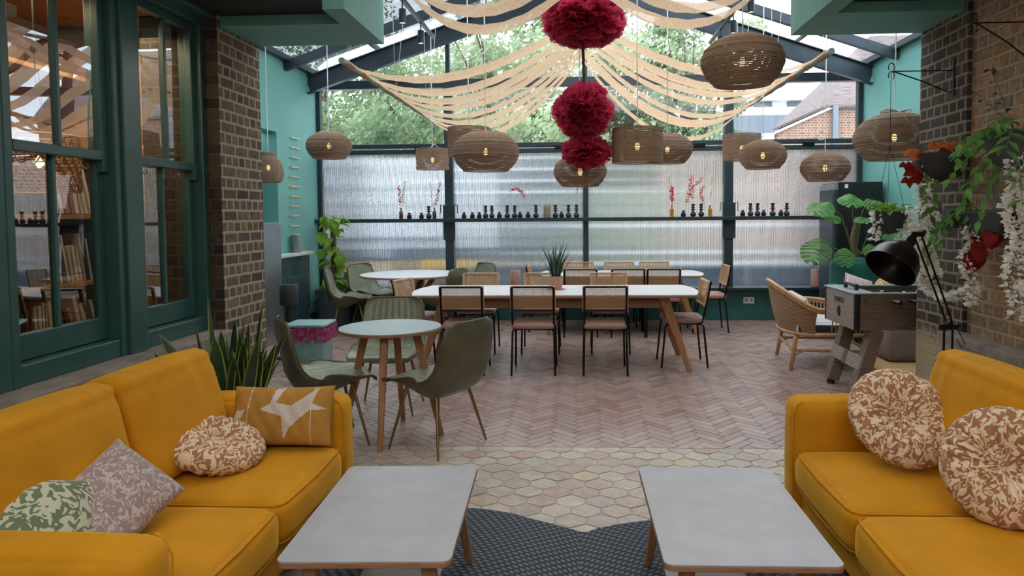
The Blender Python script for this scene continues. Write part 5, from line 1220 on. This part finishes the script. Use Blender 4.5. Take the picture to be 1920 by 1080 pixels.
to = bpy.data.objects.new('brand_lettering', me_); COL.objects.link(to); to.parent = t; to.matrix_basis = Matrix(((0, 0, -1, -.003), (-1, 0, 0, .33), (0, 1, 0, .755), (0, 0, 0, 1)))
for k, x in enumerate((.27, .42, .57, .72, .87, 1.0)):
    rd = MB().tube([(x, -.10 if k % 2 == 0 else -.02, .805), (x, Ly+(.02 if k % 2 == 0 else .1), .805)], .007, 8).build('player_rod', M['brushed'], t, smooth=True)
    MB().lathe([(0, 0), (.022, 0), (.022, .01), (0, .012)], 14).build('bearing', M['black_plastic'], rd).matrix_world = Matrix.Translation((2.19+x, 5.6, .805)) @ Euler((pi/2, 0, 0)).to_matrix().to_4x4() if False else Matrix.Translation((0, 0, 0))
    MB().tube([(x, -.19 if k % 2 == 0 else -.13, .805), (x, -.08 if k % 2 == 0 else -.02, .805)], [.017, .015], 12).build('handle', M['black_plastic'], rd, smooth=True, angle=60)
    for y in ((.17, .33, .49) if k % 2 else (.25, .41)):
        MB().box((x, y, .795), (.022, .022, .075), taper=1.3).build('player', pm('player_white', (.6, .6, .6), .4) if 'player_white' not in bpy.data.materials else bpy.data.materials['player_white'], rd, bevel=.005)
def fleg(xt, xb, y): b = MB(); b.bar((xt, y, z0), (xb, y, .035), .11, .10, up=(1, 0, 0)); b.build('leg', wd, t, bevel=.004)
for y in (.06, Ly-.06):
    fleg(.19, .04, y); fleg(Lx-.19, Lx-.04, y)
    for xb in (.035, Lx-.035): MB().lathe([(0, 0), (.035, 0), (.03, .045), (0, .045)], 14, (xb, y, 0)).build('foot', M['black_plastic'], t)
b = MB(); b.bb(-.012, .012, .02, Ly-.02, -.055, .055); o = b.build('brace', wl_, t, bevel=.003); o.location = (.065, 0, .29); o.rotation_euler = (0, radians(16), 0)
b = MB(); b.bb(-.022, -.012, .30, .36, -.06, .06); o = b.build('hinge_plate', M['brushed'], t, bevel=.003); o.location = (.065, 0, .29); o.rotation_euler = (0, radians(16), 0)

# ------------------------------------------------------------------ rattan armchair (faces local +x)
t = thing('rattan_armchair', 'open-sided rattan armchair with a striped cushion, back to the room', 'armchair', (2.40, 7.04, 0), radians(-6))
Rm = M['rattan']; hw_ = .44
def rail(z, out, k=0):   # U shape open at +x
    pts = []
    for a in [radians(q) for q in range(90, 271, 12)]:
        pts.append((-.12+cos(a)*(.27+out), sin(a)*(hw_+out*.6), z(a)))
    return pts
def ztop(a): return .60+.23*abs(sin((a-pi/2)))**1.2 if True else 0
toprail = rail(ztop, .10); toprail = [(.42, hw_-.0, .50), (.30, hw_+.03, .555), (.1, hw_+.055, .585)]+toprail+[(.1, -hw_-.055, .585), (.30, -hw_-.03, .555), (.42, -hw_, .50)]
lowrail = rail(lambda a: .35, .0); lowrail = [(.40, hw_-.02, .35)]+lowrail+[(.40, -hw_+.02, .35)]
fr = MB(); fr.tube(toprail, .019, 10); fr.tube([(x, y, z-.028) for x, y, z in toprail], .012, 8); fr.tube(lowrail+[lowrail[0]], .017, 10)
fr.tube([(.42, hw_, .50), (.43, hw_-.01, .42), (.40, hw_-.02, .35)], .017, 8); fr.tube([(.42, -hw_, .50), (.43, -hw_+.01, .42), (.40, -hw_+.02, .35)], .017, 8)
fr.build('frame', Rm, t, smooth=True, angle=180)
n1 = len(toprail)
def interp(P_, q):
    q = q*(len(P_)-1); i = min(len(P_)-2, int(q)); k = q-i; return Vector(P_[i])*(1-k)+Vector(P_[i+1])*k
TR_, LR_ = toprail[3:-3], lowrail[1:-1]
wv = MB(); wv.grid(lambda u, v: interp(LR_, u)*(1-v)+interp(TR_, u)*v+Vector((-.012*sin(v*pi), 0, -.02*v)), 60, 26)
mw, tw, N, L, bw_ = nt('woven_rattan'); bw_.inputs['Roughness'].default_value = .6; bw_.inputs['Base Color'].default_value = (.50, .29, .14, 1)
tc_ = N.new('ShaderNodeTexCoord'); wv_ = N.new('ShaderNodeTexWave'); wv_.bands_direction = 'Z'; wv_.inputs['Scale'].default_value = 24; L.new(tc_.outputs['Object'], wv_.inputs[0]); bp_ = N.new('ShaderNodeBump'); bp_.inputs['Distance'].default_value = .01; L.new(wv_.outputs[0], bp_.inputs['Height']); L.new(bp_.outputs[0], bw_.inputs['Normal'])
rp_ = N.new('ShaderNodeValToRGB'); rp_.color_ramp.elements[0].color = (.25, .12, .05, 1); rp_.color_ramp.elements[1].color = (.58, .34, .17, 1); L.new(wv_.outputs[0], rp_.inputs[0]); L.new(rp_.outputs[0], bw_.inputs['Base Color'])
wv.build('woven_back', mw, t, smooth=True, angle=180)
for sg in (-1, 1):
    for k in range(11):
        x = .02+k*.036; zt2 = .555-(x-.02)*.12
        MB().tube([(x, sg*(hw_-.02), .35), (x, sg*(hw_+.045-max(0, x-.2)*.2), zt2)], .006, 6).build('spindle', Rm, t, smooth=True)
lg = []
for x in (-.30, .36):
    for y in (-.36, .36):
        MB().tube([(x*.85, y*.9, .35), (x*.97, y*.96, .30), (x, y, .22), (x*1.12, y*1.06, 0)], [.02, .021, .021, .018], 10).build('leg', Rm, t, smooth=True, angle=180)
st = MB()
for y in (-.36, .36): st.tube([(-.31, y, .19), (.37, y, .19)], .013, 8); st.tube([(-.34, y*1.04, .03), (-.30, y, .14), (-.22, y, .185), (.26, y, .185), (.34, y, .14), (.39, y*1.04, .03)], .010, 8)
for x in (-.31, .37): st.tube([(x, -.36, .19), (x, .36, .19)], .013, 8); st.tube([(x*1.1, -.38, .03), (x, -.34, .14), (x, -.26, .185), (x, .26, .185), (x, .34, .14), (x*1.1, .38, .03)], .010, 8)
st.build('stretcher', Rm, t, smooth=True, angle=180)
mst = patmat('ticking_stripe', (.03, .03, .04), (.70, .68, .64), 11, 'stripe', thr=.22)
mst.node_tree.nodes['Wave Texture'].bands_direction = 'Y'
MB().softbox((.04, 0, .405), (.66, .80, .10), .03, bulge=(0, 0, .01), n=8).build('seat_cushion', mst, t, smooth=True, weld=True, angle=180)
MB().softbox((-.20, 0, .56), (.10, .74, .26), .03, n=8, rot=(0, radians(-14), 0)).build('back_cushion', mst, t, smooth=True, weld=True, angle=180)

# ------------------------------------------------------------------ green velvet sofa, cushions, pouf, rug, fridge, stool
t = thing('velvet_armchair', 'bottle green velvet sofa in the right corner in front of the fridge', 'sofa', (3.52, 8.35, 0))
G = M['green_velvet']
MB().softbox((0, .05, .25), (.86, .80, .26), .05, n=8).build('base', G, t, smooth=True, weld=True, angle=180)
MB().softbox((0, -.02, .42), (.66, .66, .14), .05, bulge=(0, 0, .02), n=8).build('seat_cushion', G, t, smooth=True, weld=True, angle=180)
MB().softbox((0, .36, .62), (.84, .16, .62), .07, bulge=(0, .01, .02), n=10).build('backrest', G, t, smooth=True, weld=True, angle=180)
for x in (-.40, .36): MB().softbox((x, .02, .44), (.13, .76, .40), .06, n=8).build('armrest', G, t, smooth=True, weld=True, angle=180)
for x in (-.34, .34):
    for y in (-.28, .36): MB().lathe([(0, 0), (.02, 0), (.025, .125), (0, .125)], 10, (x, y, 0)).build('leg', M['black_metal'], t)
mrs = patmat('red_white_ticking', (.50, .08, .10), (.75, .68, .66), 24, 'stripe', thr=.38)
pillow('scatter_cushion', 'red and white striped cushion on the green sofa', (3.23, 8.18, .62), (radians(72), radians(18), .2), .36, .30, .14, mrs)
round_cushion('gold patterned round cushion on the green sofa seen over the football table', (3.62, 8.20, .58), (radians(60), 0, .1), .20, .13, patmat('gold_print', (.50, .22, .04), (.72, .55, .30), 20))
b = MB(); b.softbox((3.38, 7.30, .21), (.62, .60, .40), .06, bulge=(0, 0, .01), n=8); tag(b.build('pouf', pm('mushroom_tweed', (.25, .19, .175), .9, var=.25, scale=60, bump=.3, bscale=150), smooth=True, weld=True, angle=180), 'mushroom grey tweed pouf behind the football table', 'pouf')
b = plate(rrect(1.1, 1.5, .02), .0005, .010); o = b.build('rug', pm('jute', (.42, .24, .10), .95, var=.3, scale=80, bump=.6, bscale=200)); o.location = (3.36, 6.95, .0); o.rotation_euler = (0, 0, radians(9)); tag(o, 'golden jute rug behind the football table', 'rug')
t = thing('fridge', 'tall black glass-door fridge in the right corner', 'fridge', (0, 0, 0))
b = MB(); b.bb(3.34, 3.90, 9.12, 9.70, 0, 1.90); b.build('body', M['black_plastic'], t, bevel=.006)
b = MB(); b.bb(3.295, 3.34, 9.12, 9.68, .1, 1.80); b.build('door', M['frame'], t, bevel=.005)
b = MB(); b.bb(3.290, 3.295, 9.17, 9.63, .15, 1.75); b.build('door_glass', pm('fridge_glass', (.10, .13, .15), .06, metal=.6), t)
b = MB(); b.bb(3.292, 3.34, 9.12, 9.68, 1.80, 1.88); b.build('control_panel', M['brushed'], t, bevel=.003)
b = MB(); b.bb(3.42, 3.46, 9.112, 9.12, 1.82, 1.87); b.build('sticker', M['white_plastic'], t)
t = thing('stool', 'low round stool with a powder blue pad behind the right sofa arm', 'stool', (1.76, 3.95, 0))
MB().lathe([(0, .39), (.17, .39), (.19, .40), (.192, .425), (.18, .44), (.12, .448), (0, .45)], 36).build('seat', pm('powder_blue_vinyl', (.24, .32, .36), .45), t, smooth=True)
for k in range(3):
    a = k*2.094+.3; MB().tube([(cos(a)*.12, sin(a)*.12, .39), (cos(a)*.17, sin(a)*.17, 0)], [.014, .011], 8).build('leg', M['black_metal'], t, smooth=True)

# ------------------------------------------------------------------ angle-poise floor lamp
t = thing('floor_lamp', 'black jointed floor lamp with a bell shade over the right sofa', 'lamp', (2.24, 4.30, 0)); K = pm('bronze_black_metal', (.025, .018, .016), .3, metal=.7)
MB().lathe([(0, 0), (.15, 0), (.155, .01), (.15, .022), (.03, .03), (0, .03)], 36).build('base', K, t, smooth=True, angle=40)
b = MB(); b.tube([(-.025, 0, .02), (-.025, 0, .80)], .007, 8); b.tube([(.025, 0, .02), (.025, 0, .80)], .007, 8); b.build('pole', K, t, smooth=True)
b = MB(); b.box((.0, 0, .80), (.10, .03, .02)); b.tube([(.0, -.03, .83), (.0, .03, .83)], .014, 10); b.tube([(-.05, 0, .81), (.07, 0, .81)], .008, 8); b.tube([(.04, 0, .82), (.07, 0, .76), (.10, 0, .70), (.08, 0, .68), (.05, 0, .73)], .003, 5); b.build('joint', K, t, smooth=True)
b = MB(); b.tube([(-.015, 0, .84), (-.235, -.05, 1.36)], .0065, 8); b.tube([(.02, 0, .84), (-.195, -.05, 1.37)], .0065, 8); b.tube([(-.12, -.02, 1.09), (-.07, -.02, 1.12)], .005, 6); b.build('arm', K, t, smooth=True)
b = MB(); b.tube([(-.25, -.05, 1.37), (-.18, -.05, 1.37)], .016, 8); b.tube([(-.215, -.05, 1.37), (-.25, -.06, 1.36)], .012, 8); b.tube([(-.19, -.08, 1.385), (-.19, -.02, 1.385)], .012, 8); b.build('elbow', K, t, smooth=True)
ax = (Vector((1.80, 4.13, 1.14))-Vector((2.02, 4.25, 1.38))).normalized()
q = Vector((0, 0, -1)).rotation_difference(ax).to_matrix().to_4x4()
sh = MB().lathe([(0, .03), (.022, .03), (.026, -.0), (.036, -.02), (.038, -.05), (.055, -.07), (.10, -.11), (.135, -.17), (.148, -.245), (.151, -.25), (.146, -.25), (.132, -.17), (.098, -.115), (.05, -.078), (0, -.075)], 48)
sh.build('lamp_shade', K, t, smooth=True, angle=50).matrix_basis = Matrix.Translation((-.255, -.055, 1.345)) @ q
MB().lathe([(0, -.13), (.02, -.12), (.03, -.10), (.028, -.08), (.014, -.06), (0, -.06)], 16, (0, 0, -.03)).build('bulb', pm('unlit_bulb', (.45, .33, .2), .3), t, smooth=True, angle=180).matrix_basis = Matrix.Translation((-.255, -.055, 1.345)) @ q
b = MB(); b.tube([(0, -.05, .06-.09), (0, -.0, .075-.09), (0, .04, .055-.09)], .003, 5)

# ------------------------------------------------------------------ wall brackets and hanging planters on the right
def bracket(label, loc, L_, H_, n_dir=-1, rz=0):
    t = thing('wall_bracket', label, 'wall bracket', loc, rz, 'black scroll brackets on the right wall'); K = M['black_metal']
    MB().tube([(0, 0, .08), (0, 0, -H_)], .006, 6).build('wall_bar', K, t, smooth=True)
    b = MB(); b.tube([(0, 0, 0), (-L_, 0, 0)], .004, 6); b.tube([(-L_, 0, 0), (-L_*.5, 0, -H_*.42), (-L_*.12, 0, -H_*.82), (-L_*.04, 0, -H_*.86), (-.01, 0, -H_*.78)], .0045, 6); b.build('arm', K, t, smooth=True)
    b = MB()
    for s_ in (1, -1): b.tube([(-L_+.02*cos(a)-.012, 0, s_*.028+.028*sin(a)) for a in [radians(q) for q in range(-60, 240, 25)]], .0035, 6)
    b.build('scroll', K, t, smooth=True); return t
bracket('black scroll bracket on the brick pier carrying the flowering basket', (PR-.006, 4.88, 2.46), .40, .17)
bracket('black scroll bracket at the top right of the yellow brick wall', (PR+.024, 4.06, 2.56), .34, .26)
bracket('black scroll bracket high on the right wall at the photo corner', (PR+.024, 3.55, 2.40), .36, .26)

def wisteria(b, p0, L_, rr, w=.05, sway=.02):
    n = int(L_/.0026)
    for k in range(n):
        z = p0[2]-L_*k/n; taper = 1-.45*k/n; a = rr.uniform(0, 6.28); r0 = w*taper*rr.uniform(.2, 1)
        p = Vector((p0[0]+cos(a)*r0+sway*sin(k*.05), p0[1]+sin(a)*r0, z)); d = Vector((cos(a), sin(a), rr.uniform(-.9, .3))).normalized()
        s_ = rr.uniform(.020, .034); w_ = d.orthogonal().normalized(); w_ = (Matrix.Rotation(rr.uniform(0, 6), 3, d) @ w_)*s_*.55; nrm = d.cross(w_).normalized()*s_*.25
        b.add([p, p+d*s_*.6+w_+nrm, p+d*s_*1.25, p+d*s_*.6-w_+nrm], [(0, 1, 2, 3)])
def strand(t, p, L_, w):
    b = MB(); wisteria(b, p, L_, rr, w); b.build('wisteria', M['white_petal'], t)
def swag(b, P0, P1, sag, rr, w=.04):
    for k in range(90):
        q = k/90; c = Vector(P0)*(1-q)+Vector(P1)*q; c.z -= sag*4*q*(1-q); wisteria(b, (c.x, c.y, c.z+.02), .016, rr, w)
        wisteria(b, (c.x+.01, c.y, c.z+.01), .016, rr, w)
def sprays(b, s_, base, dirs, rr, L_=.30, nl=9, ls=.065, droop=.5, mat=0):
    for d in dirs:
        d = Vector(d).normalized(); pts = [Vector(base)+d*L_*q+Vector((0, 0, -1))*droop*L_*q*q for q in (0, .25, .5, .75, 1)]
        s_.tube(pts, [.003, .003, .0025, .002, .001], 5)
        for k in range(nl):
            q = .25+.75*k/(nl-1); i = min(3, int(q*4)); p = pts[i].lerp(pts[i+1], q*4-i); dd = (pts[i+1]-pts[i]).normalized(); sd = dd.cross(Vector((0, 0, 1))).normalized()*(1 if k % 2 else -1)
            ld = (dd*.5+sd*.8+Vector((0, 0, rr.uniform(-.5, .1)))).normalized(); leafmb(b, p, ld, (rr.uniform(-.3, .3), rr.uniform(-.6, 0), 1), ls*rr.uniform(.8, 1.25), ls*.42, mat, heart=False, bend=.2)
# half bowl on the pier, with autumn leaves and wisteria
t = thing('wall_planter', 'dark half-bowl planter on the brick pier with autumn leaves and white wisteria', 'planter', (PR, 4.72, 1.80), 0, 'planters on the right wall')
b = MB(); b.lathe([(0, -.10), (.06, -.10), (.13, -.06), (.165, .02), (.175, .085), (.162, .085), (.15, .03), (0, .03)], 32, (-.17, 0, 0), sx=.95); b.build('bowl', M['pot_dark'], t, smooth=True, angle=40)
rr = random.Random(21); b = MB(); s_ = MB()
for (dx, dz, sz, mi) in ((-.36, .10, .09, 1), (-.28, .08, .10, 1), (-.40, .02, .07, 0), (-.33, -.02, .13, 0), (-.22, .15, .07, 1), (-.12, .15, .08, 1), (-.05, .14, .07, 1), (-.14, .11, .09, 0), (-.09, .10, .08, 0), (-.38, -.08, .08, 0)):
    s_.tube([(-.2, 0, .05), (-.2+(dx+.2)*.6, -.02, .10), (dx, -.03, dz)], .002, 5)
    for a in (-1.0, 0, 1.0): leafmb(b, (dx, -.03, dz), (sin(a), -.25, -cos(a)*.8+.1), (0, -1, .4), sz*.8, sz*.6, mi, bend=.1)
b.build('autumn_leaves', [M['leaf_red'], M['leaf_orange']], t, smooth=True, angle=180); s_.build('stem', M['stem'], t)
for q_ in (((-.27, -.03, .07), .78, .055), ((-.33, -.02, -.25), .42, .05), ((-.22, -.03, -.30), .42, .05)): strand(t, *q_)
b = MB(); 
for k in range(16): leafmb(b, (-.25+rr.uniform(-.06, .06), -.06, -.05-.04*k*.6), (rr.uniform(-1, 1), -.4, -1), (0, -1, .2), .07, .035, 0, heart=False)
b.build('leaves', M['leaf'], t, smooth=True, angle=180)
# hanging basket from the bracket
t = thing('hanging_basket', 'round grey hanging basket of white flowers below the pier bracket', 'planter', (2.13, 4.88, 1.46))
MB().lathe([(0, -.11), (.05, -.10), (.10, -.05), (.115, .02), (.115, .05), (.105, .05), (.10, .02), (0, .02)], 28).build('bowl', M['pot_dark'], t, smooth=True, angle=40)
b = MB(); b.tube([(0, 0, 1.0), (0, 0, .5)], .002, 5)
for a in (0, 2.1, 4.2): b.tube([(0, 0, .5), (cos(a)*.11, sin(a)*.11, .04)], .0015, 4)
b.build('wire', M['black_metal'], t)
b = MB(); rr = random.Random(5)
for k in range(46): a = rr.uniform(0, 6.28); r0 = rr.uniform(0, .10); leafmb(b, (cos(a)*r0, sin(a)*r0, .04+rr.uniform(0, .05)), (cos(a), sin(a), rr.uniform(-.2, .8)), (0, 0, 1), .07, .045, 0)
b.build('leaves', M['leaf_lime'], t, smooth=True, angle=180)
for q_ in (((-.11, -.04, .06), .20, .035), ((.06, -.08, .05), .25, .045), ((.10, -.06, .0), .26, .045)): strand(t, *q_)
# trough on the wall with ivy, red leaves, wisteria
t = thing('wall_planter', 'black trough on the right wall with trailing ivy, red leaves and wisteria', 'planter', (PR+.03, 4.28, 1.44), 0, 'planters on the right wall')
b = MB(); b.box((-.10, 0, .0), (.20, .52, .15), taper=.75); b.build('trough', M['pot_dark'], t, bevel=.02)
b = MB(); b.box((-.16, .36, .02), (.06, .10, .13)); b.build('grey_pot', M['pot_grey'], t, bevel=.006)
b = MB(); s_ = MB(); rr = random.Random(33)
sprays(b, s_, (-.12, .22, .08), [(-.9, .5, .2), (-.8, -.2, .3), (-.4, .6, .5), (-.6, .2, .1), (-.9, .1, -.1), (-.2, -.5, .5)], rr, .24, 9, .07, 1.2)
b.build('ivy_leaves', M['leaf'], t, smooth=True, angle=180); s_.build('stem', M['stem'], t)
b = MB()
for k in range(10):
    a = rr.uniform(-1, 1); p = (-.14+rr.uniform(-.05, .03), -.02+rr.uniform(-.10, .12), -.02-rr.uniform(0, .18)); leafmb(b, p, (-.4, a*.5, -1), (-.6, -.8, .1), rr.uniform(.09, .13), .09, 0, bend=.2)
b.build('red_leaves', M['leaf_red'], t, smooth=True, angle=180)
b = MB(); 
for k in range(15):
    z = .06+.3*k/15
    for sg in (-1, 1): leafmb(b, (-.10, -.02, z), (sg*.25, sg*.9, .25), (-1, 0, 0), .075*(1-.3*abs(k/15-.5)), .028, 0, heart=False, bend=0)
b.build('fern_leaf', M['leaf_dark'], t, smooth=True, angle=180)
for q_ in (((-.17, .10, -.02), .50, .05), ((-.22, .60, -.05), .38, .042)): strand(t, *q_)
b = MB(); swag(b, (-.22, .60, -.42), (-.17, .12, -.42), .08, rr, .04); b.build('wisteria', M['white_petal'], t)
# upper planter with long leaf sprays and the longest wisteria
t = thing('wall_planter', 'grey planter at the right photo edge with green leaf sprays over long wisteria', 'planter', (PR-.25, 3.78, 1.84), 0, 'planters on the right wall')
MB().lathe([(0, -.12), (.08, -.12), (.13, -.05), (.15, .05), (.15, .08), (.135, .08), (.13, .04), (0, .04)], 28).build('bowl', M['pot_grey'], t, smooth=True, angle=40)
b = MB(); b.tube([(.25, .0, .09), (-.13, 0, .06)], .005, 6); b.build('wall_hook', M['black_metal'], t)
b = MB(); s_ = MB(); rr = random.Random(44)
sprays(b, s_, (-.02, -.02, .08), [(-1, .2, .6), (-.9, .5, -.1), (-.6, -.3, .9), (-.8, 0, .2), (-.5, .7, .4), (-.4, -.5, .2), (-.9, -.2, -.3), (-.3, .2, -.6), (-.2, -.5, -.5), (-.7, .4, -.6)], rr, .30, 9, .085, .7)
b.build('leaves', M['leaf'], t, smooth=True, angle=180)
b2_ = MB(); sprays(b2_, s_, (-.02, .0, .10), [(-.8, .3, 1.1), (-.4, .1, 1.3)], rr, .36, 8, .07, .1); b2_.build('dark_sprays', M['leaf_dark'], t, smooth=True, angle=180); s_.build('stem', M['stem'], t)
for q_ in (((-.02, -.05, -.10), .80, .06), ((.06, -.08, -.05), .62, .055), ((-.05, -.10, -.05), .55, .05)): strand(t, *q_)

# ------------------------------------------------------------------ monstera
t = thing('monstera_plant', 'tall monstera with split leaves in front of the black fridge', 'plant', (3.50, 8.93, 0))
planter(t, .17, .36, M['pot_dark'])
MB().tube([(0, 0, .3), (.02, 0, .8), (-.04, .0, 1.2), (.0, 0, 1.45)], [.05, .045, .035, .02], 10).build('trunk', pm('fibrous_trunk', (.20, .12, .06), .95, bump=.6, var=.4), t, smooth=True)
def monstera_leaf(b, p, d, n_, S_):
    d = Vector(d).normalized(); n_ = Vector(n_); s_ = d.cross(n_).normalized(); n_ = s_.cross(d)
    for sg in (-1, 1):
        K_ = 7
        for k in range(K_):
            q0, q1 = k/K_, (k+.62)/K_
            def W_(q): return S_*.50*sin(pi*min(1, q*.90+.12))**.6
            r0 = Vector(p)+d*S_*(q0-.12); r1 = Vector(p)+d*S_*(q1-.12+.02)
            t0 = r0+s_*sg*W_(q0)+d*S_*.10-n_*S_*.10; t1 = r0.lerp(r1, .7)+s_*sg*W_(q1)*.95+d*S_*.11-n_*S_*.12
            m0 = r0.lerp(t0, .5)+n_*S_*.03; m1 = r1.lerp(t1, .5)+n_*S_*.03
            b.add([r0, m0, t0, t1, m1, r1], [(0, 1, 4, 5), (1, 2, 3, 4)])
b = MB(); s_ = MB(); rr = random.Random(3)
for (x, y, z, dx, dy, dz, S_) in ((-.42, -.2, 1.62, -.8, -.5, -.35, .34), (-.18, -.25, 1.72, -.2, -.8, -.4, .32), (-.52, -.2, 1.16, -.5, -.5, -.8, .38), (.06, -.2, 1.66, .5, -.6, -.4, .30), (-.25, -.3, 1.05, -.2, -.6, -.9, .26), (.18, -.25, 1.35, .6, -.5, -.5, .34), (-.30, -.2, 1.45, -.9, -.4, .1, .26), (.05, -.3, 1.1, .3, -.8, -.6, .3), (.15, -.1, .95, .8, -.4, -.5, .28), (-.05, -.25, 1.45, .1, -.9, -.2, .26)):
    s_.tube([(0, 0, .75+rr.uniform(0, .35)), (x*.5, y*.4, z*.9), (x, y, z)], .007, 6)
    monstera_leaf(b, (x, y, z), (dx, dy, dz), (dx*.1, -.55, .8), S_)
b.build('leaves', M['leaf_lime'] if False else M['leaf'], t, smooth=True, angle=180); s_.build('stem', M['stem'], t, smooth=True)

# ------------------------------------------------------------------ the library behind the sash windows
def shelfunit():
    t = thing('bookcase', 'open pine bookcase in the library seen through the near sash window', 'bookcase', (0, 0, 0))
    for k, z in enumerate((.62, 1.035, 1.50, 1.98, 2.46)):
        b = MB(); b.bb(-3.865, -3.45, 2.0, 4.98, z, z+.03); b.build('shelf', M['library_wood'], t, bevel=.003)
    for y in (2.0, 3.2, 4.05, 4.97): b = MB(); b.bb(-3.865, -3.455, y-.015, y+.015, .36, 2.85); b.build('upright', M['library_wood'], t, bevel=.003)
    return t
shelfunit()
BC = [('pale cream', (.62, .55, .42)), ('ivory', (.70, .66, .58)), ('yellow', (.65, .38, .05)), ('violet', (.14, .07, .25)), ('dark navy', (.02, .03, .07)), ('dusty pink', (.50, .28, .26)), ('white', (.75, .74, .72)), ('blue', (.02, .16, .30)), ('black', (.015, .015, .018)), ('brown', (.14, .07, .04))]
bookm = [(n_, pm('book_'+n_.replace(' ', '_'), c, .55, var=.08)) for n_, c in BC]
pages = pm('paper', (.72, .66, .54), .8)
cnt = {}
def book(y, z, th, h, d, ci, lean, where, gap):
    n_, mm = bookm[ci]; key = (where, n_); cnt[key] = cnt.get(key, 0)+1
    t = thing('book', '%s book, %s of that colour on the %s of the library bookcase' % (n_, ORD[cnt[key]-1], where), 'book', (-3.47-d/2, y, z), 0, 'books in the library')
    t.rotation_euler = (lean, 0, 0)
    b = MB(); b.bb(-d/2, d/2, -th/2, -th/2+.003, 0, h); b.bb(-d/2, d/2, th/2-.003, th/2, 0, h); b.bb(d/2-.003, d/2, -th/2, th/2, 0, h); b.build('cover', mm, t)
    b = MB(); b.bb(-d/2+.004, d/2-.005, -th/2+.003, th/2-.003, .004, h-.005); b.build('pages', pages, t)
rr = random.Random(9)
def row(y0, y1, z, where, cols, lean=0, same=None):
    y = y0
    while y < y1:
        th = rr.uniform(.018, .04) if same is None else .03; h = rr.uniform(.24, .34) if same is None else .30; ln = rr.uniform(0, .06)+lean
        book(y+th/2, z+.036+abs(sin(ln))*th, th, h, rr.uniform(.17, .22), cols[int(rr.random()*len(cols))], ln, where, 0); y += th+.004+abs(ln)*.05
row(4.09, 4.38, 1.03, 'second shelf', [8, 4, 8], .02, 1)
row(4.47, 4.86, 1.03, 'second shelf', [0, 1, 6, 2, 5, 3, 4], .14)
row(4.16, 4.36, 1.495, 'third shelf', [4, 8, 4])
row(4.44, 4.80, 1.495, 'third shelf', [6, 1, 5, 8], .2)
row(4.1, 4.4, .615, 'lowest shelf', [0, 8, 1, 9])
row(4.5, 4.85, .615, 'lowest shelf', [6, 9, 5], .25)
t = thing('corner_shelf', 'small pine shelf in the library behind the far sash window', 'shelf', (0, 0, 0))
for z in (.80, 1.60): b = MB(); b.bb(-3.44, -2.80, 4.80, 4.995, z, z+.03); b.build('board', M['library_wood'], t, bevel=.003)
for x, c_, h_, lb_ in ((-3.02, 7, .50, 'tall blue'), (-2.975, 7, .48, 'slim blue'), (-2.93, 9, .49, 'tall brown'), (-2.895, 5, .47, 'tall dusty pink')):
    t = thing('book', lb_+' folder book standing on the corner shelf behind the far sash window', 'book', (x, 4.90, .83), 0, 'folders behind the far window'); t.rotation_euler = (0, radians(5), 0)
    b = MB(); b.bb(-.017, -.014, -.09, .09, 0, h_); b.bb(.014, .017, -.09, .09, 0, h_); b.bb(-.017, .017, -.093, -.09, 0, h_); b.build('cover', bookm[c_][1], t)
    b = MB(); b.bb(-.014, .014, -.088, .085, .004, h_-.006); b.build('pages', pages, t)
# woven lamp in the library
t = thing('woven_lamp', 'open hexagon-weave bamboo lamp in the library behind the near window', 'lamp', (-3.10, 3.86, 1.82))
b = MB()
for k in range(9):
    z = -.16+.04*k; r0 = .20-.0*k; b.tube([(cos(a)*r0, sin(a)*r0, z) for a in [q*pi/14 for q in range(28)]], .0045, 4, closed=True)
for k in range(22):
    a0 = k*2*pi/22
    for sg in (-1, 1): b.tube([(cos(a0+sg*q*.16)*.202, sin(a0+sg*q*.16)*.202, -.16+.053*q) for q in range(7)], .0045, 4)
b.build('woven_shade', M['rattan'], t); MB().lathe([(0, -.03), (.03, 0), (0, .05)], 12).build('bulb', M['bulb'], t, smooth=True); MB().tube([(0, 0, .05), (0, 0, 1.05)], .004, 5).build('cable', M['black_plastic'], t)
b = MB(); b.tube([(-.16, -.2, 0), (.16, -.2, .0)], .0, 4) if False else None
b = MB(); b.bb(-3.40, -2.95, 2.5, 4.4, .60, .63); o = b.build('console_table', M['library_wood'], bevel=.004); tag(o, 'low pine console top in the library under the near window', 'table')
b = MB(); b.bb(-3.38, -3.34, 2.55, 2.6, -.25, 0); lg_ = b.build('leg', M['library_wood'], o); lg_.location = (0, 0, .60)
